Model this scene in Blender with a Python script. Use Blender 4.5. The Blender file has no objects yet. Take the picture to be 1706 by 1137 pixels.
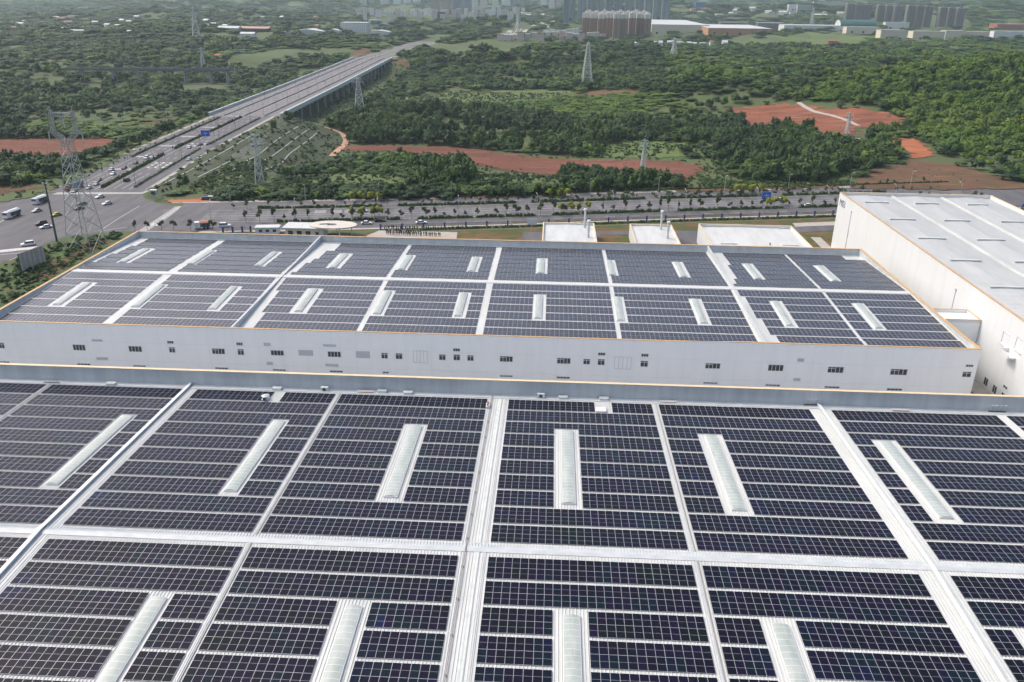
import bpy, bmesh, math, random
import numpy as np
from mathutils import Matrix, Vector
R_ = random.Random(7)
SC = bpy.context.scene
COL = SC.collection
# ------------------------------------------------------------------ camera
F_PX, PITCH, YAW, ROLL, HC = 1380.76, 0.398, 0.046, 0.012, 89.52
PW, PH = 1706.0, 1137.0
_cy, _sy, _cp, _sp = math.cos(YAW), math.sin(YAW), math.cos(PITCH), math.sin(PITCH)
FWD = np.array([-_sy * _cp, _cy * _cp, -_sp])
_R0 = np.array([_cy, _sy, 0.0])
_U0 = np.cross(_R0, FWD)
RGT = math.cos(ROLL) * _R0 + math.sin(ROLL) * _U0
UPV = -math.sin(ROLL) * _R0 + math.cos(ROLL) * _U0
CAM = np.array([0.0, 0.0, HC])
cam = bpy.data.cameras.new('camera')
cam.sensor_width = 36.0
cam.lens = 36.0 * F_PX / PW
cam.clip_start = 1.0
cam.clip_end = 30000.0
camo = bpy.data.objects.new('camera', cam)
COL.objects.link(camo)
camo.matrix_world = Matrix(((RGT[0], UPV[0], -FWD[0], 0), (RGT[1], UPV[1], -FWD[1], 0), (RGT[2], UPV[2], -FWD[2], HC), (0, 0, 0, 1)))
SC.camera = camo
# ------------------------------------------------------------------ light: bright overcast day
SUN_EL, SUN_AZ = math.radians(52), math.radians(-70)   # azimuth from +Y towards +X
w = bpy.data.worlds.new('World')
SC.world = w
w.use_nodes = True
nt = w.node_tree
sky = nt.nodes.new('ShaderNodeTexSky')
sky.sky_type = 'NISHITA'
sky.sun_disc = False
sky.sun_elevation = SUN_EL
sky.sun_rotation = SUN_AZ
sky.air_density = 0.75
sky.dust_density = 5.2
sky.ozone_density = 0.3
nt.links.new(sky.outputs[0], nt.nodes['Background'].inputs[0])
nt.nodes['Background'].inputs[1].default_value = 0.15
sl = bpy.data.lights.new('sun', 'SUN')
sl.energy = 1.0
sl.angle = math.radians(10)
sl.color = (1.0, 0.97, 0.93)
so = bpy.data.objects.new('sun', sl)
COL.objects.link(so)
_d = Vector((math.sin(SUN_AZ) * math.cos(SUN_EL), math.cos(SUN_AZ) * math.cos(SUN_EL), math.sin(SUN_EL)))
so.rotation_euler = _d.to_track_quat('Z', 'Y').to_euler()
SC.view_settings.view_transform = 'Standard'
SC.view_settings.look = 'None'
SC.view_settings.exposure = 0.6
SC.view_settings.gamma = 1.0
SC.cycles.max_bounces = 6
SC.cycles.diffuse_bounces = 3
SC.cycles.glossy_bounces = 3
SC.cycles.transmission_bounces = 4
SC.cycles.volume_bounces = 1
SC.cycles.caustics_reflective = False
SC.cycles.caustics_refractive = False

# ------------------------------------------------------------------ terrain height
def sm(a, b, x):
    t = np.clip((np.asarray(x, float) - a) / (b - a), 0, 1)
    return t * t * (3 - 2 * t)

EXP_C = [(-205, 330), (-217, 384), (-229, 495), (-238, 647), (-246, 860), (-264, 1252), (-252, 1690), (-235, 1900)]
_ey = np.array([p[1] for p in EXP_C], float)
_ex = np.array([p[0] for p in EXP_C], float)
def exp_x(y):
    return np.interp(y, _ey, _ex)
HILLS = [(420, 800, 34, 180, 120), (150, 850, 17, 95, 75), (640, 620, 20, 120, 90), (-70, 660, 7, 80, 45), (150, 560, 7, 60, 28), (20, 1300, 14, 170, 90),
         (-520, 900, 8, 150, 90), (600, 1150, 18, 250, 160), (-700, 1700, 22, 320, 220), (-350, 2500, 26, 300, 240), (900, 3300, 45, 420, 260),
         (-1100, 2700, 30, 420, 280), (300, 3600, 55, 500, 300), (-1500, 4200, 60, 800, 400), (2000, 4800, 90, 900, 500), (800, 5600, 80, 900, 500),
         (-300, 5400, 90, 900, 500), (-2600, 5600, 110, 1200, 600), (1700, 3500, 70, 500, 350), (-420, 1450, 9, 120, 70), (-60, 1700, 8, 120, 70)]
def T(x, y):
    x = np.asarray(x, float)
    y = np.asarray(y, float)
    z = np.zeros(np.broadcast(x, y).shape)
    far = sm(470, 640, y)
    for hx, hy, a, sx, sy in HILLS:
        z = z + a * np.exp(-((x - hx) / sx) ** 2 - ((y - hy) / sy) ** 2)
    z = z * far
    # rolling ground
    amp = 2.2 * sm(450, 700, y) + 5 * sm(900, 2500, y)
    z = z + amp * (np.sin(x * .021 + 1.3) * np.cos(y * .017) + .6 * np.sin(x * .047 + y * .039 + .4))
    # valley crossed by the viaduct
    xc = exp_x(y)
    right = sm(0, 62, x - (xc + 25)) * (1 - sm(200, 420, x - xc))
    left = sm(0, 40, (xc - 24) - x) * (1 - sm(260, 420, xc - x))
    under = sm(650, 672, y)
    vd = sm(418, 520, y) * (1 - sm(1160, 1250, y)) * np.maximum(np.maximum(right, left), under * (1 - sm(200, 420, np.abs(x - xc))))
    # before the viaduct the road runs on a bank at level 0
    road = (1 - sm(30, 40, np.abs(x - xc))) * (1 - under * (1 - sm(1230, 1255, y))) * (1 - sm(1700, 2000, y))
    z = z * (1 - vd) + (-14.0) * vd + .6 * vd * np.sin(x * .05) * np.cos(y * .06)
    z = z * (1 - road)
    return z

def ray(px, py):
    d = FWD * F_PX + RGT * (px - PW / 2) - UPV * (py - PH / 2)
    return d / np.linalg.norm(d)
def G(px, py):
    """where a line of sight meets the terrain (used to survey positions)"""
    d = ray(px, py)
    t = np.concatenate([np.linspace(150, 1200, 1400), np.geomspace(1201, 20000, 1600)])
    P = CAM[None] + d[None] * t[:, None]
    h = P[:, 2] - T(P[:, 0], P[:, 1])
    k = np.argmax(h < 0)
    if h[k] >= 0:
        k = len(t) - 1
    a, b = h[k - 1], h[k]
    tt = t[k - 1] + (t[k] - t[k - 1]) * a / (a - b + 1e-9)
    p = CAM + d * tt
    return float(p[0]), float(p[1]), float(T(p[0], p[1]))
def atz(px, py, z=0.0):
    d = ray(px, py)
    p = CAM + d * ((z - HC) / d[2])
    return float(p[0]), float(p[1]), z
def aty(px, py, y):
    d = ray(px, py)
    p = CAM + d * (y / d[1])
    return float(p[0]), float(p[2])
def roofx(px, py, y1, z1, s):
    d = ray(px, py)
    p = CAM + d * ((z1 - s * y1 - HC) / (d[2] - s * d[1]))
    return float(p[0])
def inpoly(poly, x, y):
    x = np.asarray(x, float); y = np.asarray(y, float)
    r = np.zeros(np.broadcast(x, y).shape, bool)
    n = len(poly)
    for i in range(n):
        x1, y1 = poly[i][:2]; x2, y2 = poly[(i + 1) % n][:2]
        if y1 == y2:
            continue
        c = ((y1 > y) != (y2 > y)) & (x < (x2 - x1) * (y - y1) / (y2 - y1) + x1)
        r ^= c
    return r

# ------------------------------------------------------------------ materials
def new_mat(name):
    m = bpy.data.materials.new(name)
    m.use_nodes = True
    t = m.node_tree
    return m, t, t.nodes['Principled BSDF']
def mat(name, c, rough=.6, metal=0.0, c2=None, scale=1.0, detail=4.0, stretch=(1, 1, 1), bump=0.0, bscale=None, obj=False, spec=.5, contrast=(.35, .65)):
    m, t, p = new_mat(name)
    p.inputs['Roughness'].default_value = rough
    p.inputs['Metallic'].default_value = metal
    p.inputs['Specular IOR Level'].default_value = spec
    p.inputs['Base Color'].default_value = (*c, 1)
    if c2 is not None or bump:
        if obj:
            co = t.nodes.new('ShaderNodeTexCoord').outputs['Object']
        else:
            co = t.nodes.new('ShaderNodeNewGeometry').outputs['Position']
        mp = t.nodes.new('ShaderNodeMapping')
        mp.inputs['Scale'].default_value = stretch
        t.links.new(co, mp.inputs[0])
        n = t.nodes.new('ShaderNodeTexNoise')
        n.inputs['Scale'].default_value = scale
        n.inputs['Detail'].default_value = detail
        n.inputs['Roughness'].default_value = .62
        t.links.new(mp.outputs[0], n.inputs['Vector'])
        if c2 is not None:
            r = t.nodes.new('ShaderNodeValToRGB')
            r.color_ramp.elements[0].position = contrast[0]
            r.color_ramp.elements[1].position = contrast[1]
            r.color_ramp.elements[0].color = (*c, 1)
            r.color_ramp.elements[1].color = (*c2, 1)
            t.links.new(n.outputs[0], r.inputs[0])
            t.links.new(r.outputs[0], p.inputs['Base Color'])
        if bump:
            b = t.nodes.new('ShaderNodeBump')
            b.inputs['Strength'].default_value = bump
            b.inputs['Distance'].default_value = .3
            if bscale:
                n2 = t.nodes.new('ShaderNodeTexNoise')
                n2.inputs['Scale'].default_value = bscale
                t.links.new(mp.outputs[0], n2.inputs['Vector'])
                t.links.new(n2.outputs[0], b.inputs['Height'])
            else:
                t.links.new(n.outputs[0], b.inputs['Height'])
            t.links.new(b.outputs[0], p.inputs['Normal'])
    return m
def panel_mat(name, island, painted_sheen=0.0):
    m, t, p = new_mat(name)
    p.inputs['Roughness'].default_value = .13
    p.inputs['Specular IOR Level'].default_value = .11
    if island:
        g = t.nodes.new('ShaderNodeNewGeometry')
        rnd, loc = g.outputs['Random Per Island'], g.outputs['Position']
    else:
        g = t.nodes.new('ShaderNodeObjectInfo')
        rnd, loc = g.outputs['Random'], g.outputs['Location']
    n = t.nodes.new('ShaderNodeTexNoise')
    n.inputs['Scale'].default_value = .16
    n.inputs['Detail'].default_value = 3
    t.links.new(loc, n.inputs['Vector'])
    a = t.nodes.new('ShaderNodeMath'); a.operation = 'MULTIPLY_ADD'
    t.links.new(rnd, a.inputs[0]); a.inputs[1].default_value = .2
    b = t.nodes.new('ShaderNodeMath'); b.operation = 'MULTIPLY_ADD'
    t.links.new(n.outputs[0], b.inputs[0]); b.inputs[1].default_value = 1.9; b.inputs[2].default_value = -.55
    t.links.new(b.outputs[0], a.inputs[2])
    r = t.nodes.new('ShaderNodeValToRGB')
    e = r.color_ramp.elements
    e[0].position = 0; e[0].color = (.0045, .0110, .0100, 1)
    e[1].position = 1; e[1].color = (.0040, .0130, .0480, 1)
    for pos, c in ((.22, (.0060, .0080, .0130)), (.40, (.0058, .0066, .0150)), (.52, (.0085, .0062, .0220)), (.60, (.0055, .0070, .0170)), (.70, (.0045, .0125, .0190)), (.80, (.0060, .0085, .0260)), (.88, (.0095, .0060, .0260))):
        x = e.new(pos); x.color = (*c, 1)
    t.links.new(a.outputs[0], r.inputs[0])
    t.links.new(r.outputs[0], p.inputs['Base Color'])
    if painted_sheen:      # grazing sky reflection painted in: paler base colour, stronger gloss
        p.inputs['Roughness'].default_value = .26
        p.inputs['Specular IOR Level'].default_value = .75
        for x in e: x.color = tuple(c + painted_sheen for c in x.color[:3]) + (1,)
    return m
def leaf_mat(name, cols, patch=.012, rough=.6):
    """foliage: each tree its own green, drifting over the hillside"""
    m, t, p = new_mat(name)
    p.inputs['Roughness'].default_value = rough
    p.inputs['Specular IOR Level'].default_value = .25
    oi = t.nodes.new('ShaderNodeObjectInfo')
    n = t.nodes.new('ShaderNodeTexNoise')
    n.inputs['Scale'].default_value = patch
    n.inputs['Detail'].default_value = 4
    t.links.new(oi.outputs['Location'], n.inputs['Vector'])
    a = t.nodes.new('ShaderNodeMath'); a.operation = 'MULTIPLY_ADD'
    t.links.new(n.outputs[0], a.inputs[0]); a.inputs[1].default_value = 1.5; a.inputs[2].default_value = -.5
    b = t.nodes.new('ShaderNodeMath'); b.operation = 'MULTIPLY_ADD'
    t.links.new(oi.outputs['Random'], b.inputs[0]); b.inputs[1].default_value = .5
    t.links.new(a.outputs[0], b.inputs[2])
    r = t.nodes.new('ShaderNodeValToRGB')
    e = r.color_ramp.elements
    e[0].position = 0; e[0].color = (*cols[0], 1)
    e[1].position = 1; e[1].color = (*cols[-1], 1)
    for i, c in enumerate(cols[1:-1]):
        x = e.new((i + 1) / (len(cols) - 1)); x.color = (*c, 1)
    t.links.new(b.outputs[0], r.inputs[0])
    t.links.new(r.outputs[0], p.inputs['Base Color'])
    return m
def tower_mat(name, wall, glass, fw=3.4, fh=3.0, horiz=False):
    """far facade: storeys and window bays too far away to tell apart"""
    m, t, p = new_mat(name)
    p.inputs['Roughness'].default_value = .5
    co = t.nodes.new('ShaderNodeTexCoord').outputs['Object']
    sx = t.nodes.new('ShaderNodeSeparateXYZ')
    t.links.new(co, sx.inputs[0])
    s = t.nodes.new('ShaderNodeMath'); s.operation = 'ADD'
    t.links.new(sx.outputs[0], s.inputs[0]); t.links.new(sx.outputs[1], s.inputs[1])
    def band(sock, per, duty):
        d = t.nodes.new('ShaderNodeMath'); d.operation = 'DIVIDE'
        t.links.new(sock, d.inputs[0]); d.inputs[1].default_value = per
        f = t.nodes.new('ShaderNodeMath'); f.operation = 'FRACT'
        t.links.new(d.outputs[0], f.inputs[0])
        g = t.nodes.new('ShaderNodeMath'); g.operation = 'LESS_THAN'
        t.links.new(f.outputs[0], g.inputs[0]); g.inputs[1].default_value = duty
        return g.outputs[0]
    a = band(s.outputs[0], fw, .5)
    b = band(sx.outputs[2], fh, .55)
    k = t.nodes.new('ShaderNodeMath'); k.operation = 'MULTIPLY'
    t.links.new(a, k.inputs[0]); t.links.new(b, k.inputs[1])
    mx = t.nodes.new('ShaderNodeMix'); mx.data_type = 'RGBA'
    t.links.new(k.outputs[0], mx.inputs[0])
    mx.inputs[6].default_value = (*wall, 1)
    mx.inputs[7].default_value = (*glass, 1)
    t.links.new(mx.outputs[2], p.inputs['Base Color'])
    return m
M = {}
M['white'] = mat('white_sheet', (.69, .715, .715), .42, c2=(.635, .66, .66), scale=.4, stretch=(1, 1, .14), detail=8, contrast=(.4, .75))
M['roofwhite'] = mat('white_roof_sheet', (.58, .595, .58), .45, c2=(.44, .47, .45), scale=.22, stretch=(1.6, .35, 1), detail=6, contrast=(.4, .75))
M['rib'] = mat('white_seam', (.57, .585, .575), .45)
M['galv'] = mat('galvanised_sheet', (.56, .605, .615), .45, c2=(.45, .495, .51), scale=.5, stretch=(1, 1, .12), detail=5)
M['galvlight'] = mat('pale_flashing', (.55, .58, .585), .45, c2=(.44, .48, .49), scale=.8, stretch=(.6, 1, 1))
M['coping'] = mat('orange_coping', (.58, .37, .17), .45, c2=(.50, .32, .15), scale=.6)
M['copinglight'] = mat('cream_coping', (.72, .58, .37), .45, c2=(.66, .53, .33), scale=.6)
M['facade'] = mat('facade_sheet', (.84, .86, .855), .45, c2=(.80, .82, .815), scale=.5, stretch=(1, 1, .15), detail=8, contrast=(.4, .72))
M['frame'] = mat('panel_frame', (.52, .53, .55), .35, .3)
M['glassA'] = panel_mat('solar_glass', False)
M['glassB'] = panel_mat('solar_glass_field', True)
M['glassC'] = panel_mat('solar_glass_painted_sheen', True, .02)
M['sky'] = mat('skylight_sheet', (.33, .39, .36), .3, c2=(.45, .49, .46), scale=.9, stretch=(1, .3, 1))
M['dark'] = mat('dark_metal', (.05, .055, .06), .5)
M['pipe'] = mat('grey_pipe', (.30, .29, .29), .5)
M['winglass'] = mat('window_glass', (.035, .045, .05), .12)
M['winframe'] = mat('window_frame', (.60, .62, .63), .4)
M['seam'] = mat('cladding_seam', (.70, .71, .72), .5)
M['louver'] = mat('louvre_grey', (.50, .525, .55), .5)
M['asphalt'] = mat('asphalt', (.080, .079, .088), .85, c2=(.125, .123, .13), scale=.16, detail=10, stretch=(1.4, .25, 1))
M['asphalt2'] = mat('asphalt_bridge', (.145, .138, .142), .85, c2=(.17, .162, .165), scale=.1, detail=8)
M['paving'] = mat('pale_paving', (.42, .39, .34), .8, c2=(.33, .31, .28), scale=.4, detail=6)
M['paint'] = mat('road_paint', (.62, .62, .6), .6, c2=(.42, .42, .41), scale=1.5)
M['kerb'] = mat('kerb_stone', (.4, .39, .37), .8)
M['concrete'] = mat('concrete', (.42, .42, .41), .75, c2=(.33, .33, .325), scale=.3)
M['condark'] = mat('stained_concrete', (.20, .20, .20), .8, c2=(.15, .15, .15), scale=.2)
M['conwhite'] = mat('barrier_concrete', (.55, .60, .585), .7, c2=(.46, .51, .50), scale=.3)
def soil_mat(name, c1, c2, c3, weed=.5):
    m, t, p = new_mat(name)
    p.inputs['Roughness'].default_value = .95
    p.inputs['Specular IOR Level'].default_value = .15
    pos = t.nodes.new('ShaderNodeNewGeometry').outputs['Position']
    def nz(sc, de, st=(1, 1, 1), ro=.62):
        mp = t.nodes.new('ShaderNodeMapping'); mp.inputs['Scale'].default_value = st; mp.inputs['Rotation'].default_value = (0, 0, .25)
        t.links.new(pos, mp.inputs[0])
        n = t.nodes.new('ShaderNodeTexNoise'); n.inputs['Scale'].default_value = sc; n.inputs['Detail'].default_value = de; n.inputs['Roughness'].default_value = ro
        t.links.new(mp.outputs[0], n.inputs['Vector']); return n.outputs[0]
    def ramp(s, a_, b_, ca, cb):
        r = t.nodes.new('ShaderNodeValToRGB'); r.color_ramp.elements[0].position = a_; r.color_ramp.elements[1].position = b_
        r.color_ramp.elements[0].color = (*ca, 1); r.color_ramp.elements[1].color = (*cb, 1); t.links.new(s, r.inputs[0]); return r.outputs[0]
    base = ramp(nz(.05, 9, (.55, 1.6, 1)), .38, .64, c1, c2)
    tr = ramp(nz(.16, 5, (.22, 2.4, 1), .5), .56, .66, (0, 0, 0), (1, 1, 1))
    m1 = t.nodes.new('ShaderNodeMix'); m1.data_type = 'RGBA'; t.links.new(tr, m1.inputs[0]); t.links.new(base, m1.inputs[6]); m1.inputs[7].default_value = (*c3, 1)
    wd = ramp(nz(.11, 10), weed, weed + .12, (0, 0, 0), (1, 1, 1))
    m2 = t.nodes.new('ShaderNodeMix'); m2.data_type = 'RGBA'; t.links.new(wd, m2.inputs[0]); t.links.new(m1.outputs[2], m2.inputs[6]); m2.inputs[7].default_value = (.075, .09, .032, 1)
    t.links.new(m2.outputs[2], p.inputs['Base Color'])
    b = t.nodes.new('ShaderNodeBump'); b.inputs['Strength'].default_value = .7; b.inputs['Distance'].default_value = .5
    t.links.new(nz(.35, 8), b.inputs['Height']); t.links.new(b.outputs[0], p.inputs['Normal'])
    return m
M['soil'] = soil_mat('red_soil', (.185, .072, .05), (.115, .055, .038), (.23, .115, .075), .60)
M['soilorange'] = soil_mat('orange_soil', (.42, .155, .07), (.27, .095, .05), (.48, .23, .12), .66)
M['soilred2'] = soil_mat('orange_red_soil', (.26, .095, .055), (.15, .062, .042), (.33, .16, .095), .62)
M['soilbrown'] = soil_mat('brown_soil', (.15, .082, .05), (.10, .066, .038), (.2, .125, .08), .56)
M['yard'] = soil_mat('yard_soil', (.16, .10, .05), (.11, .08, .04), (.2, .13, .075), .44)
M['track'] = mat('dirt_track', (.46, .30, .2), .95, c2=(.36, .2, .13), scale=.2, detail=6)
M['grass'] = mat('terrain_grass', (.05, .09, .022), .95, c2=(.085, .095, .035), scale=.035, detail=10, bump=.6)
M['meadow'] = mat('meadow_grass', (.065, .135, .022), .95, c2=(.105, .115, .038), scale=.09, detail=9, bump=.4)
M['lawn'] = mat('slope_grass', (.052, .11, .02), .95, c2=(.085, .085, .035), scale=.15, detail=8, bump=.5)
M['bank'] = mat('bank_slope', (.052, .055, .03), .95, c2=(.038, .068, .02), scale=.25, detail=8, bump=.5)
M['steel'] = mat('galvanised_lattice', (.55, .58, .56), .5, .1)
M['steelgrey'] = mat('weathered_lattice', (.36, .39, .37), .55, .1)
M['steeldark'] = mat('painted_pole', (.05, .085, .07), .5)
M['pole'] = mat('grey_pole', (.42, .42, .41), .5)
M['blue'] = mat('sign_blue', (.02, .12, .55), .5)
M['bluepost'] = mat('fence_blue', (.05, .06, .22), .5)
M['tyre'] = mat('tyre', (.02, .02, .02), .8)
M['rust'] = mat('orange_box', (.45, .22, .13), .6)
LEAF = [(.016, .038, .013), (.025, .057, .016), (.040, .083, .019), (.062, .115, .022), (.11, .155, .028)]
M['leaf'] = leaf_mat('forest_leaf', LEAF)
M['leaflight'] = leaf_mat('bright_leaf', [(.045, .10, .016), (.07, .14, .018), (.095, .17, .020), (.125, .19, .024), (.17, .20, .030)])  # lighter foliage; its tints also paint sunlight onto the right hillside
M['leafstreet'] = leaf_mat('street_leaf', [(.03, .05, .018), (.045, .07, .022), (.035, .055, .03)], .05)
M['leafyellow'] = leaf_mat('yellow_leaf', [(.19, .24, .022), (.25, .27, .02), (.15, .22, .025)], .05)
M['hedge'] = mat('hedge_leaf', (.03, .052, .016), .8, c2=(.055, .08, .022), scale=.9, detail=6, bump=.8)
M['bark'] = mat('bark', (.09, .07, .05), .9)

# ------------------------------------------------------------------ mesh builder
class MB:
    def __init__(s):
        s.v = []; s.f = []; s.m = []
    def quad(s, a, b, c, d, m=0):
        n = len(s.v); s.v += [tuple(a), tuple(b), tuple(c), tuple(d)]; s.f.append((n, n + 1, n + 2, n + 3)); s.m.append(m)
    def poly(s, pts, m=0):
        n = len(s.v); s.v += [tuple(p) for p in pts]; s.f.append(tuple(range(n, n + len(pts)))); s.m.append(m)
    def hexa(s, b, t, m=0, bottom=True):
        n = len(s.v); s.v += [tuple(p) for p in b] + [tuple(p) for p in t]
        k = len(b)
        for i in range(k):
            j = (i + 1) % k
            s.f.append((n + i, n + j, n + k + j, n + k + i)); s.m.append(m)
        s.f.append(tuple(n + k + i for i in range(k))); s.m.append(m)
        if bottom:
            s.f.append(tuple(n + k - 1 - i for i in range(k))); s.m.append(m)
    def box(s, x0, x1, y0, y1, z0, z1, m=0, bottom=True):
        s.hexa([(x0, y0, z0), (x1, y0, z0), (x1, y1, z0), (x0, y1, z0)], [(x0, y0, z1), (x1, y0, z1), (x1, y1, z1), (x0, y1, z1)], m, bottom)
    def beam(s, p, q, w, m=0, w2=None):
        p = Vector(p); q = Vector(q); d = (q - p)
        if d.length < 1e-6: return
        d.normalize()
        a = d.cross(Vector((0, 0, 1)))
        if a.length < .05: a = d.cross(Vector((0, 1, 0)))
        a.normalize(); b = d.cross(a)
        w2 = w if w2 is None else w2
        def ring(c, w): return [c + (a * x + b * y) * w * .5 for x, y in ((-1, -1), (1, -1), (1, 1), (-1, 1))]
        s.hexa(ring(p, w), ring(q, w2), m)
    def tube(s, p, q, r, r2=None, n=8, m=0):
        p = Vector(p); q = Vector(q); d = (q - p); d.normalize()
        a = d.cross(Vector((0, 0, 1)))
        if a.length < .05: a = d.cross(Vector((0, 1, 0)))
        a.normalize(); b = a.cross(d)
        r2 = r if r2 is None else r2
        def ring(c, r): return [c + (a * math.cos(2 * math.pi * i / n) - b * math.sin(2 * math.pi * i / n)) * r for i in range(n)]
        s.hexa(ring(p, r), ring(q, r2), m)
    def prism(s, pts, z0, z1, m=0, bottom=True):
        s.hexa([(x, y, z0) for x, y in pts], [(x, y, z1) for x, y in pts], m, bottom)
    def mesh(s, name, mats):
        me = bpy.data.meshes.new(name)
        me.from_pydata(s.v, [], s.f)
        for q in (mats if isinstance(mats, (list, tuple)) else [mats]):
            me.materials.append(q)
        me.polygons.foreach_set('material_index', s.m)
        me.update()
        return me
    def build(s, name, mats, parent=None, kind=None, label=None, local=False):
        off = Vector((0, 0, 0))
        if parent is not None and not local:
            o = parent
            while o is not None:
                off += o.location; o = o.parent
            s.v = [(a - off.x, b - off.y, c - off.z) for a, b, c in s.v]
        return link(name, s.mesh(name, mats), parent, kind, label)
def link(name, me, parent=None, kind=None, label=None):
    o = bpy.data.objects.new(name, me)
    COL.objects.link(o)
    if parent is not None: o.parent = parent
    if kind: o['kind'] = kind
    if label: o['label'] = label
    return o
def thing(name, label, cat, loc=(0, 0, 0), rz=0.0, group=None):
    o = bpy.data.objects.new(name, None)
    o.empty_display_size = .5
    COL.objects.link(o)
    o.location = loc
    o.rotation_euler = (0, 0, rz)
    return tag(o, label, cat, group)
def tag(o, label, cat, group=None):
    o['label'] = label; o['category'] = cat
    if group: o['group'] = group
    return o
def dup(root, loc, rz=0.0, label=None, group=None, scale=None):
    kids = {}
    for o in root.children: kids[o] = list(o.children)
    r = root.copy(); COL.objects.link(r)
    r.location = loc; r.rotation_euler = (0, 0, rz)
    if scale is not None: r.scale = (scale,) * 3 if not isinstance(scale, tuple) else scale
    if label: r['label'] = label
    if group: r['group'] = group
    for c0, gs in kids.items():
        c = c0.copy(); COL.objects.link(c); c.parent = r
        for g0 in gs:
            g = g0.copy(); COL.objects.link(g); g.parent = c
    return r
def structure(name, mb, m):
    return mb.build(name, m, kind='structure')
# ================================================================== ground sheet
def ground_sheet():
    ys = np.concatenate([np.arange(-150, 400, 25), np.arange(400, 700, 7), np.arange(700, 1300, 12), np.geomspace(1300, 12500, 75)])
    nx = 190
    vs = []
    for y in ys:
        half = 260 + max(0, y) * .82
        vs.append(np.stack([np.linspace(-half - 60, half, nx), np.full(nx, y)], -1))
    P = np.concatenate(vs)
    z = T(P[:, 0], P[:, 1])
    mb = MB()
    mb.v = [(a, b, c) for a, b, c in zip(P[:, 0].tolist(), P[:, 1].tolist(), z.tolist())]
    for j in range(len(ys) - 1):
        for i in range(nx - 1):
            k = j * nx + i
            mb.f.append((k, k + 1, k + nx + 1, k + nx)); mb.m.append(0)
    o = structure('terrain', mb, M['grass'])
    o.data.polygons.foreach_set('use_smooth', [True] * len(o.data.polygons))
ground_sheet()
_rn = np.random.RandomState(3)
def drape(name, imgpoly, m, step, lift=.35, rag=.8, kind='structure', world=None):
    poly = world if world else [G(*p)[:2] for p in imgpoly]
    xs = [p[0] for p in poly]; ys = [p[1] for p in poly]
    X = np.arange(min(xs) - step, max(xs) + step * 2, step); Y = np.arange(min(ys) - step, max(ys) + step * 2, step)
    gx, gy = np.meshgrid(X, Y)
    gx = gx + _rn.uniform(-.25, .25, gx.shape) * step; gy = gy + _rn.uniform(-.25, .25, gy.shape) * step
    cx = (gx[:-1, :-1] + gx[1:, 1:]) / 2; cy = (gy[:-1, :-1] + gy[1:, 1:]) / 2
    keep = inpoly(poly, cx + rag * step * np.sin(cy * .31 / step * 3) + _rn.uniform(-rag, rag, cx.shape) * step, cy + _rn.uniform(-rag, rag, cx.shape) * step)
    gz = T(gx, gy) + lift
    n = gx.shape[1]
    mb = MB()
    mb.v = list(zip(gx.ravel().tolist(), gy.ravel().tolist(), gz.ravel().tolist()))
    for j, i in zip(*np.nonzero(keep)):
        k = int(j) * n + int(i)
        mb.f.append((k, k + 1, k + n + 1, k + n)); mb.m.append(0)
    o = mb.build(name, m, kind=kind)
    bm = bmesh.new(); bm.from_mesh(o.data)
    bmesh.ops.delete(bm, geom=[v for v in bm.verts if not v.link_faces], context='VERTS')
    bm.to_mesh(o.data); bm.free()
    o.data.polygons.foreach_set('use_smooth', [True] * len(o.data.polygons))
    return poly

# ================================================================== roofs and solar arrays
MW, ML, PXW, PYL, PB = 1.126, 2.215, 1.154, 2.24, 5.065     # module size, pitch, band pitch
def zN(y): return 15.05 - .04 * (y - 98.4) if y >= 98.4 else 15.05 - .033 * (98.4 - y)
def zF(y): return 14.62 - .035 * (220.5 - y) if y <= 220.5 else 14.62 - .04 * (y - 220.5)
def module_mesh():
    mb = MB()
    a, b, t, r = MW / 2, ML / 2, .035, .019
    for s in ((-a, -b, a, -b), (a, -b, a, b), (a, b, -a, b), (-a, b, -a, -b)):
        mb.quad((s[0], s[1], 0), (s[2], s[3], 0), (s[2], s[3], t), (s[0], s[1], t), 0)
    mb.quad((-a, -b, t), (a, -b, t), (a - r, -b + r, t), (-a + r, -b + r, t), 0)
    mb.quad((a, -b, t), (a, b, t), (a - r, b - r, t), (a - r, -b + r, t), 0)
    mb.quad((a, b, t), (-a, b, t), (-a + r, b - r, t), (a - r, b - r, t), 0)
    mb.quad((-a, b, t), (-a, -b, t), (-a + r, -b + r, t), (-a + r, b - r, t), 0)
    a -= r; b -= r; h = .011
    mb.quad((-a, -b, t), (a, -b, t), (a, -h, t), (-a, -h, t), 1)
    mb.quad((-a, h, t), (a, h, t), (a, b, t), (-a, b, t), 1)
    mb.quad((-a, -h, t), (a, -h, t), (a, h, t), (-a, h, t), 0)
    return mb
_mm = module_mesh()
MOD = _mm.mesh('solar_panel', [M['frame'], M['glassA']])
MODV, MODF, MODM = np.array(_mm.v), _mm.f, _mm.m
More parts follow.
